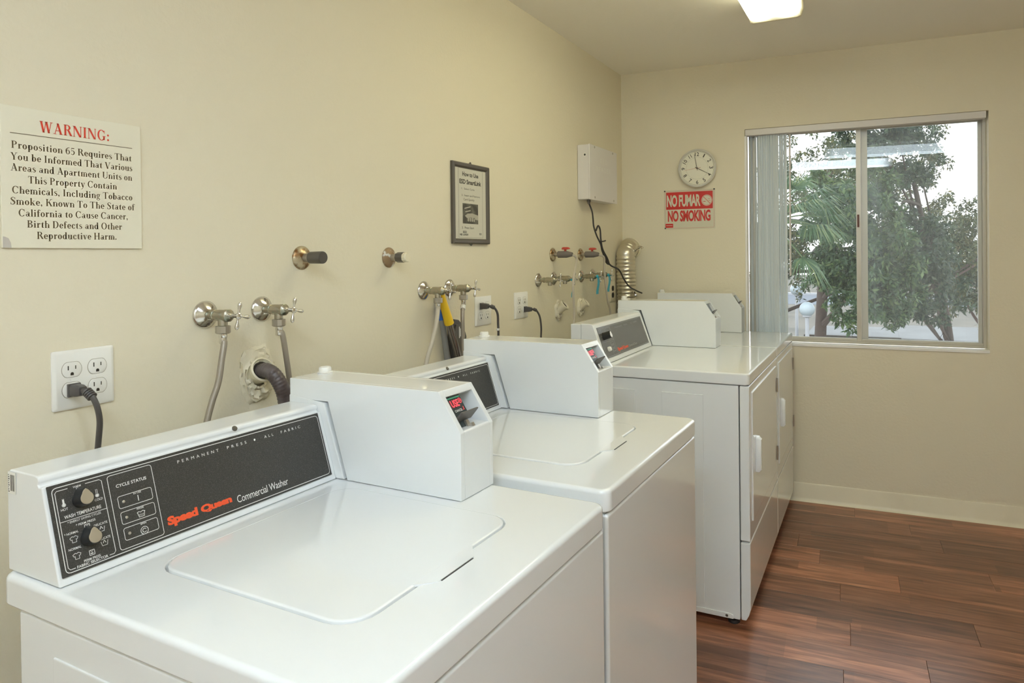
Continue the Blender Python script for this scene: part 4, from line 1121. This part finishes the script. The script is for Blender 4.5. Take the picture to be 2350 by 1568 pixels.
# framed notice
nf = thing('framed_notice', 'dark-framed notice with card instructions and a small photo', 'framed notice', (0, 1.4925, 1.492))
C0 = (1.4925, 1.492)
fw, fh, b_ = .1215, .1455, .019
prof = lambda i, x: [Vector((x, p[0], p[1])) for p in ((-fw + i, -fh + i), (fw - i, -fh + i), (fw - i, fh - i), (-fw + i, fh - i))]
MB().loft([prof(b_, .002), prof(0, .001), prof(0, .010), prof(.004, .014), prof(.012, .012), prof(b_ - .001, .006), prof(b_, .004)], False, False).build('frame', M['framew'], nf, ang=20)
MB().box(.001, .005, -fw + b_ - .002, fw - b_ + .002, -fh + b_ - .002, fh - b_ + .002).build('paper', M['paper'], nf, smooth=False)
P = lambda u, v: (.0053, u - C0[0], v - C0[1])
m = MB()
ribbon(m, [(1.413, 1.369), (1.5725, 1.369), (1.5725, 1.618), (1.413, 1.618)], .0012, P, True)
for s, bx, of in (('How to Use', (1.4387, 1.5449, 1.590, 1.606), .03), ('ESD SmartLink', (1.4198, 1.5640, 1.562, 1.579), .035), ('1.  Select Cycle', (1.4333, 1.5174, 1.5400, 1.5485), .0),
                  ('2.  Insert and Remove', (1.4328, 1.5544, 1.5180, 1.5250), .0), ('Card Quickly', (1.4449, 1.5166, 1.5005, 1.5110), .0), ('3.  Press Start', (1.4324, 1.5121, 1.4005, 1.4090), .0),
                  ('ESD', (1.4400, 1.4640, 1.3850, 1.3930), .03), ('WEB  LAUNDRY', (1.4180, 1.4750, 1.3760, 1.3830), .03), ('ESD', (1.5480, 1.5640, 1.3800, 1.3870), .02)):
    text_to(m, s, bx, P, offset=of)
m.build('lettering', M['ink2'], nf, smooth=False)
m = MB(); poly2(m, [(1.4383, 1.4195), (1.541, 1.4195), (1.541, 1.4925), (1.4383, 1.4925)], lambda u, v: (.0053, u - C0[0], v - C0[1]))
m.mi = 1; Q = lambda u, v: (.0056, u - C0[0], v - C0[1])
poly2(m, [(1.452, 1.4475), (1.470, 1.456), (1.500, 1.4585), (1.541, 1.452), (1.541, 1.434), (1.515, 1.437), (1.49, 1.443), (1.466, 1.440)], Q)
for k in range(4): poly2(m, [(1.470 + k * .013, 1.4435), (1.480 + k * .013, 1.4405), (1.4775 + k * .013, 1.427), (1.4695 + k * .013, 1.429)], Q)
poly2(m, [(1.450, 1.476), (1.490, 1.484), (1.490, 1.480), (1.450, 1.472)], Q); poly2(m, [(1.455, 1.464), (1.49, 1.470), (1.49, 1.466), (1.455, 1.460)], Q)
m.build('printed_photo', [M['photo'], M['photo2']], nf, smooth=False)
m = MB()
for z in (fh, -fh):
    m.lathe([(0, .004), (.003, .003)], (.004, 0, z + (.004 if z > 0 else -.004)), (1, 0, 0), 10).tube([(.004, -.012, z), (.005, 0, z + (.004 if z > 0 else -.004)), (.004, .010, z)], .0012, 6)
m.build('fixing_clip', M['iron'], nf)

# white box high on the wall
bx = thing('wall_cabinet', 'white steel box high on the left wall near the corner', 'electrical box', (0, 2.650, 1.712))
MB().box(.001, .062, -.186, .186, -.136, .134).build('case', M['whitem'], bx, bevel=.004)
cv = MB().box(.0615, .068, -.188, .188, -.138, .136).build('cover', M['whitem'], bx, bevel=.0025)
for dy, dz in ((-.125, .126), (.125, .126), (-.125, -.124), (.135, -.124)):
    MB().lathe([(0, .006), (.002, .005)], (.068, dy, dz), (1, 0, 0), 10).build('screw', M['galv'], cv)
m = MB(); P = lambda u, v: (.0686, u - 2.650, v - 1.712)
text_to(m, 'ESD', (2.604, 2.696, 1.768, 1.790), P, space=1.5, offset=.0); text_to(m, 'READER', (2.550, 2.745, 1.722, 1.747), P, space=1.4, offset=.01)
m.build('lettering', M['tape'], bx, smooth=False)
MB().lathe([(0, .010), (.001, .010), (.0012, .006)], (.042, -.1862, .083), (0, -1, 0), 16).build('knockout_ring', M['tape'], bx)
MB().lathe([(.0008, .0055), (.0016, .005)], (.042, -.1862, .083), (0, -1, 0), 12).build('keyhole', M['black'], bx)
MB().lathe([(0, .010), (-.012, .010), (-.013, .007), (-.02, .007)], (.045, -.150, -.136), (0, 0, 1), 12).build('cable_gland', M['iron'], bx)
cb = thing('black_cable', 'thin black cable hanging from the white box, looped and tied, crossing the duct', 'cable', (.045, 2.500, 1.56))
o_ = Vector((.045, 2.500, 1.56))
cp = [(.045, 2.500, 1.56), (.055, 2.515, 1.52), (.075, 2.48, 1.48), (.085, 2.465, 1.44), (.090, 2.49, 1.395), (.092, 2.535, 1.355), (.096, 2.555, 1.31), (.102, 2.635, 1.25), (.112, 2.735, 1.222), (.120, 2.790, 1.17), (.125, 2.860, 1.128), (.130, 2.955, 1.102), (.140, 3.02, 1.085)]
MB().tube([Vector(p) - o_ for p in cp], .0042, 8).build('cable', M['rubber'], cb)
lp = [(.090, 2.480, 1.42), (.094, 2.500, 1.445), (.096, 2.520, 1.425), (.097, 2.525, 1.38), (.098, 2.545, 1.33), (.100, 2.600, 1.285), (.100, 2.625, 1.255), (.096, 2.60, 1.262), (.094, 2.56, 1.30)]
MB().tube([Vector(p) - o_ for p in lp], .0042, 8).build('cable_loop', M['rubber'], cb)
MB().tube([Vector(p) - o_ for p in ((.092, 2.515, 1.370), (.104, 2.535, 1.368), (.108, 2.560, 1.372))], .0035, 6).build('tie', M['rubber'], cb)

# foil duct in the corner
du = thing('foil_duct', 'flexible foil dryer duct rising in the corner and bending into the window wall', 'duct', (.055, 2.985, .45))
o_ = Vector((.055, 2.985, .45))
dp = [BW(.050, -.004, 1.335), BW(.050, -.026, 1.343), BW(.054, -.060, 1.338), Vector((.057, 2.992, 1.300)), Vector((.058, 2.990, 1.22)), Vector((.062, 2.990, 1.08)), Vector((.060, 2.990, .92)), Vector((.062, 2.99, .78)), Vector((.062, 2.985, .46))]
dq = []
for a_, b2 in zip(dp[:-1], dp[1:]):
    n_ = max(1, int((b2 - a_).length / .0027))
    dq += [a_.lerp(b2, i / n_) for i in range(n_)]
for _ in range(6): dq = [dq[0]] + [(dq[i - 1] + dq[i] * 2 + dq[i + 1]) / 4 for i in range(1, len(dq) - 1)] + [dq[-1]]
MB().tube([p - o_ for p in dq], lambda f, i: .0500 + .0045 * abs(math.sin(i * math.pi / 7.6)), 28, smooth=False).build('foil_hose', M['foil'], du, ang=50)
cl = MB(); c = BW(.050, -.002, 1.335) - o_
cl.lathe([(0, .060), (-.004, .060), (-.006, .052), (0, .050)], c, Vector((-math.sin(AB), math.cos(AB), 0)), 24)
cl.build('wall_collar', M['pvc'], du)
m = MB().tube([Vector(p) - o_ for p in ((.108, 2.985, 1.322), (.130, 2.980, 1.332), (.150, 2.975, 1.345), (.162, 2.972, 1.335))], lambda f, i: .006 + .002 * math.sin(i), 8, step=5)
m.build('foil_tape_end', M['chrome'], du)
m = MB().tube([Vector(p) - o_ for p in ((.110, 2.95, 1.095), (.125, 2.945, 1.088), (.132, 2.945, 1.070))], lambda f, i: .008 + .002 * math.sin(i), 8, step=5)
m.build('foil_tape_end', M['chrome'], du)

# ------------------------------------------------------------------ things on the window wall
ck = thing('wall_clock', 'round silver-rimmed wall clock showing about four o\'clock', 'clock', BW(.4395, 0, 1.772), AB)
MB().lathe([(.001, .096), (.020, .100), (.030, .1055), (.034, .1035), (.036, .099), (.033, .0955), (.026, .094)], (0, 0, 0), (0, -1, 0), 56).build('rim', M['clockrim'], ck, ang=60)
MB().lathe([(.020, .097), (.0263, .097)], (0, 0, 0), (0, -1, 0), 48).build('face', M['clockface'], ck)
P = lambda u, v: (u, -.0267, v)
m = MB()
for k in range(1, 13):
    a = math.radians(90 - 30 * k); R_ = .0765
    cx, cy = R_ * math.cos(a), R_ * math.sin(a)
    wd = .0125 if k < 10 else .022
    if k in (1,): wd = .006
    if k == 11: wd = .015
    v, f = glyph_mesh(str(k), offset=.012)
    xs = [p[0] for p in v]; ys = [p[1] for p in v]
    tilt = -math.radians(30 * k) if k in (12, 1, 2, 3, 9, 10, 11) else math.pi - math.radians(30 * k)
    q = []
    for p in v:
        x = ((p[0] - min(xs)) / (max(xs) - min(xs)) - .5) * wd; y = ((p[1] - min(ys)) / (max(ys) - min(ys)) - .5) * .0205
        q.append(P(cx + x * math.cos(tilt) - y * math.sin(tilt), cy + x * math.sin(tilt) + y * math.cos(tilt)))
    m.add(q, f)
ribbon(m, arc2(0, 0, .0905, .0905, 0, 360, 48), .0008, P); ribbon(m, arc2(0, 0, .060, .060, 0, 360, 40), .0004, P)
m.build('numerals', M['ink2'], ck, smooth=False)
def hand(name, ang, L, wd, mt, y, back=.012):
    a = math.radians(90 - ang); d = Vector((math.cos(a), math.sin(a))); n_ = Vector((-d.y, d.x)) * wd / 2
    mm = MB(); pts = [-d * back + n_, d * L + n_ * .5, d * L - n_ * .5, -d * back - n_]
    mm.prism([tuple(p) for p in pts], 0, .0012, 'z')
    mm.v = [(p[0], y - p[2], p[1]) for p in mm.v]
    mm.build(name, mt, ck, smooth=False)
hand('minute_hand', 118, .078, .0030, M['ink2'], -.0272)
hand('hour_hand', 349, .078, .0026, M['ink2'], -.0285)
hand('second_hand', 262, .070, .0012, M['redh'], -.030, .020)
MB().lathe([(.026, .004), (.032, .0035)], (0, 0, 0), (0, -1, 0), 14).build('pin', M['ink2'], ck)

ns = thing('no_smoking_sign', 'small red and white bilingual no smoking sign below the clock', 'sign', BW(.389, 0, 1.550), AB)
MB().box(-.1425, .1425, -.0022, -.0004, -.1095, .1095).build('sign_board', M['signw'], ns, bevel=.0003, seg=1)
C0 = (.389, 1.550)
P = lambda u, v: (u - C0[0], -.0026, v - C0[1])
m = MB(); poly2(m, [(p[0], p[1]) for p in rrect2(.259, .519, 1.5505, 1.6475, .003)], P)
ribbon(m, rrect2(.2535, .5245, 1.4465, 1.6525, .004), .0009, P, True)
text_to(m, 'NO SMOKING', (.268, .506, 1.482, 1.545), P, offset=.035, space=.92)
poly2(m, rrect2(.2545, .298, 1.4495, 1.472, .002), P)
m.build('red_print', M['signr'], ns, smooth=False)
P2_ = lambda u, v: (u - C0[0], -.0030, v - C0[1])
m = MB(); text_to(m, 'NO FUMAR', (.2635, .4515, 1.565, 1.632), P2_, offset=.035, space=.92)
poly2(m, arc2(.4865, 1.5965, .0295, .0305, 0, 350, 36), P2_)
text_to(m, 'BIGN', (.259, .294, 1.4555, 1.4665), P2_, offset=.02) if False else poly2(m, rrect2(.2585, .2935, 1.4600, 1.4625, .0005), P2_)
m.build('white_print', M['signw'], ns, smooth=False)
P3_ = lambda u, v: (u - C0[0], -.0034, v - C0[1])
m = MB(); ribbon(m, arc2(.4865, 1.5965, .0262, .0270, 0, 350, 30), .0016, P3_, True); ribbon(m, [(.469, 1.615), (.505, 1.578)], .0026, P3_)
ribbon(m, [(.467, 1.590), (.480, 1.590)], .0032, P3_); ribbon(m, [(.493, 1.604), (.505, 1.604)], .0018, P3_); ribbon(m, [(.495, 1.595), (.507, 1.594)], .0018, P3_)
m.build('cigarette_symbol', M['signr'], ns, smooth=False)
for u, v in ((.2515, 1.6545), (.5265, 1.6560), (.2535, 1.4465)):
    MB().lathe([(.001, .0045), (.005, .004), (.006, .001)], (u - C0[0], 0, v - C0[1]), (0, -1, 0), 12).build('nail', M['black'], ns)

# ------------------------------------------------------------------ outside the window
GZ = -3.2
def ext(name, mb, mt, label=None, cat=None, group=None, kind=None, **k):
    return tag(mb.build(name, mt, **k), label, cat, group, kind)
tag(MB().box(-60, 80, 9, 62, GZ - .3, GZ).box(-60, 80, 76, 140, GZ - .3, GZ + .2).build('ground', M['dirt'], smooth=False), kind='structure')
tag(MB().box(-60, 80, 62, 76, GZ - .3, GZ + .01).build('road', M['asph'], smooth=False), kind='structure')
rl = MB()
rl.box(-20, 60, 75.2, 76.2, GZ, GZ + .25)
for x in (-12, 4.6, 14, 24): rl.add([(x, 64, GZ + .02), (x + .35, 64, GZ + .02), (x - 1.5, 73, GZ + .02), (x - 1.85, 73, GZ + .02)], [(0, 1, 2, 3)])
tag(rl.build('trim_2', M['linep'], smooth=False, fix=False), kind='structure')
tag(MB().box(-.2, XR + .3, Y0 - 4, Y0 - .14, -.2, -.01).build('landing', M['concrete'], smooth=False), kind='structure')
# carports: flat pale roofs on posts over dark board walls
def carport(loc, L, Wd, h, label, boards=True):
    t = thing('carport', label, 'carport', loc, group='carports below the window')
    MB().box(0, L, 0, Wd, h - .12, h).build('roof', M['roof'], t, bevel=.02)
    MB().box(-.05, L + .05, -.10, 0, h - .42, h - .005).build('fascia', M['fence'], t, bevel=.01)
    n = int(L / .32)
    for i in range(n):
        MB().box(i * .32 + .01, i * .32 + .31, .02, .06, .05, h - .13 - random.random() * .01).build('board', M['fence'], t, smooth=False)
    for i in range(3):
        MB().box(.1 + i * (L - .3) / 2, .25 + i * (L - .3) / 2, -.05, .10, 0, h - .12).build('post', M['fence'], t, smooth=False)
    return t
carport((1.3, 22.9, GZ), 4.2, 4.3, 1.82, 'long pale flat carport roof seen low in the right pane')
carport((-.75, 20.5, GZ), 2.45, 2.6, 2.12, 'carport with brown board front, left of the window mullion')
carport((-.3, 31.0, GZ), 3.4, 3.0, 1.05, 'farther low carport behind the leaves, left pane')
carport((4.8, 33.0, GZ), 2.2, 3.0, .95, 'farther low carport seen in the right pane')
# shrubs at the roadside
def leaves(n, centers, size, seed, droop=.5, flat=.45):
    """cloud of small pointed leaves scattered round the given cluster centres (x, y, z, radius)"""
    r = np.random.default_rng(seed)
    C_ = np.array(centers, float)
    wts = C_[:, 3] ** 2; wts /= wts.sum()
    idx = r.choice(len(C_), n, p=wts)
    d = r.normal(size=(n, 3)); d /= np.linalg.norm(d, axis=1)[:, None]
    rad = C_[idx, 3] * r.uniform(.35, 1.0, n) ** .6
    p = C_[idx, :3] + d * rad[:, None]
    ax = r.normal(size=(n, 3)) * .7 + np.array([0, 0, -droop]); ax /= np.linalg.norm(ax, axis=1)[:, None]
    b = np.cross(ax, r.normal(size=(n, 3))); b /= np.linalg.norm(b, axis=1)[:, None]
    L = size * r.uniform(.6, 1.3, n)[:, None]; Wd = L * r.uniform(.14, .22, n)[:, None]
    nn = np.cross(ax, b)
    v = np.stack([p, p + ax * L * .5 + b * Wd + nn * L * .05, p + ax * L, p + ax * L * .5 - b * Wd + nn * L * .05], 1).reshape(-1, 3)
    f = np.arange(n * 4).reshape(n, 4)
    return v, f
def leaf_obj(name, v, f, mt, parent=None, loc=(0, 0, 0)):
    me = bpy.data.meshes.new(name)
    v = v - np.array(loc)
    me.vertices.add(len(v)); me.vertices.foreach_set('co', v.ravel())
    me.loops.add(f.size); me.loops.foreach_set('vertex_index', f.ravel())
    me.polygons.add(len(f)); me.polygons.foreach_set('loop_start', np.arange(len(f)) * f.shape[1])
    me.update(calc_edges=True); me.validate()
    me.materials.append(mt)
    o = bpy.data.objects.new(name, me); COL.objects.link(o)
    if parent: o.parent = parent
    return o
def tree(base, top, trunk_r, clusters, n, size, seed, leafm, label, cat='tree', limbs=6, bark='trunk', droop=.5, nc=90):
    t = thing('tree', label, cat, base, group='trees outside the window')
    B_ = Vector(base); T_ = Vector(top)
    rnd = random.Random(seed)
    mid = B_.lerp(T_, .5) + Vector((rnd.uniform(-.3, .3), rnd.uniform(-.2, .2), 0))
    MB().tube([B_ - B_, mid - B_, T_ - B_], lambda f, i: trunk_r * (1 - .55 * f), 12).build('trunk', M[bark], t, ang=60)
    # small leaf clusters inside the big crown masses
    C_ = []
    per = max(4, nc // len(clusters))
    for (x, y, z, R_) in clusters:
        for _ in range(per):
            d = Vector((rnd.gauss(0, 1), rnd.gauss(0, 1), rnd.gauss(0, 1))).normalized() * R_ * rnd.uniform(.3, 1) ** .5
            C_.append((x + d.x, y + d.y, z + d.z, R_ * rnd.uniform(.09, .22)))
    for i in range(limbs):
        c = Vector(C_[rnd.randrange(len(C_))][:3]); s0 = B_.lerp(T_, rnd.uniform(.45, .98))
        m1 = s0.lerp(c, .5) + Vector((rnd.uniform(-.2, .2), rnd.uniform(-.2, .2), rnd.uniform(0, .35)))
        MB().tube([s0 - B_, m1 - B_, c - B_], lambda f, i: trunk_r * .28 * (1 - .8 * f) + .006, 7).build('branch', M[bark], t)
    v, f = leaves(n, C_, size, seed, droop)
    o = leaf_obj('foliage', v, f, leafm, t, base); o['kind'] = 'stuff'
    return t
# positions are real places some 9 to 20 m beyond the glass
tree((.28, 11.4, GZ), (.55, 11.2, 2.6), .13, [(.95, 9.3, 1.9, .62), (1.20, 9.4, 1.25, .62), (1.05, 9.2, .75, .50), (1.45, 9.5, .72, .42), (.62, 9.3, 1.1, .35)], 19000, .082, 11, M['leafA'], 'nearest leafy green tree filling the middle of the window', nc=260, limbs=9)
tree((2.95, 13.4, GZ), (1.75, 10.6, 2.3), .075, [(1.65, 10.4, 1.35, .70), (1.55, 10.3, 2.65, .60), (1.25, 10.2, 3.05, .5), (1.85, 10.5, .85, .60)], 16000, .082, 12, M['leafB'], 'dark green tree behind the dusty right pane', nc=260, limbs=12)
tree((3.35, 15.6, GZ), (3.75, 15.2, 1.9), .12, [(3.1, 14.8, 1.1, 1.0), (2.5, 14.6, .8, .75), (3.7, 15.1, 1.55, .75), (3.2, 14.8, .5, .65), (2.6, 14.7, 1.9, .6)], 17000, .088, 13, M['leafC'], 'olive green tree at the right edge of the window with a reddish trunk', bark='trunk2', nc=260, limbs=8)
tree((-1.4, 17.5, GZ), (-.9, 17.2, 2.4), .16, [(-.6, 16.8, 2.0, 1.1), (.3, 17.2, 1.3, 1.1), (-.9, 16.8, 1.0, .9), (.9, 17.6, 2.4, .9), (-.2, 17.0, 3.4, 1.2), (1.6, 18, 1.0, .9), (1.2, 18, 3.9, 1.1), (1.5, 17.5, 2.2, 1.1), (2.7, 17.5, 1.5, 1.0), (2.0, 17.6, 3.6, .9), (3.5, 17.3, .8, .9), (.6, 17.6, 3.2, .9)], 34000, .10, 14, M['leafC'], 'yellow-green tree farthest back, showing between the nearer crowns', nc=520, limbs=12)
# palm whose fronds fan in from the left
pm = thing('palm_tree', 'palm tree with drooping fan fronds beside the blinds', 'palm', (-.15, 7.6, GZ), group='trees outside the window')
pb = Vector((-.15, 7.6, GZ))
crown = Vector((.13, 7.45, 1.62))
MB().tube([(0, 0, 0), (.15, 0, 2.5), tuple(crown - pb)], .13, 14).build('trunk', M['trunk'], pm)
rnd = random.Random(5)
for k in range(16):
    a = rnd.uniform(-1.3, 1.0); el = rnd.uniform(-.75, .9)
    d = Vector((math.cos(a) * math.cos(el), math.sin(a) * math.cos(el) * .8, math.sin(el)))
    c0 = crown - pb; c1 = c0 + d * .34 + Vector((0, 0, .03)); hub = c0 + d * .62 + Vector((0, 0, -.04))
    m = MB(); m.tube([tuple(c0), tuple(c1), tuple(hub)], .009, 5)
    side = d.cross(Vector((0, 0, 1))).normalized(); upn = side.cross(d).normalized()
    for j in range(26):
        th = (j / 25 - .5) * 2.9
        dd = (d * math.cos(th) + side * math.sin(th)).normalized()
        L = rnd.uniform(.34, .46) * (1 - .18 * abs(th))
        w_ = side * math.cos(th) * .009 - d * math.sin(th) * .009
        p0 = hub; p1 = hub + dd * L * .55 + Vector((0, 0, -.02)); p2 = hub + dd * L + Vector((0, 0, -.14 - .1 * rnd.random()))
        m.add([p0 - w_ * .3, p0 + w_ * .3, p1 + w_, p2, p1 - w_], [(0, 1, 2, 4), (4, 2, 3)])
    m.build('frond', M['palm'], pm, fix=False)
# globe lamps
def globe_lamp(x, y, z, r, label):
    t = thing('globe_lamp', label, 'street lamp', (x, y, GZ), group='globe lamps')
    MB().sphere((0, 0, z - GZ), r, 14).build('globe', M['globe'], t)
    MB().lathe([(0, .09), (.04, .06), (z - GZ - r - .02, .045), (z - GZ - r, .10), (z - GZ - r + .04, .10)], (0, 0, 0), (0, 0, 1), 14).build('post', M['linep'], t)
globe_lamp(-.3007, 16.339, -.029, .175, 'white globe lamp on a pale post, the larger one')
globe_lamp(-1.2275, 22.557, .12, .20, 'smaller farther white globe lamp beside the tree trunk')
# roadside hedge
v, f = leaves(4000, [(x, 61 + random.random(), GZ + .5, .9) for x in np.arange(7, 30, .9)], .35, 31)
hd = leaf_obj('hedge', v, f, M['leafA']); tag(hd, 'low green hedge along the far road', 'hedge', kind='stuff')
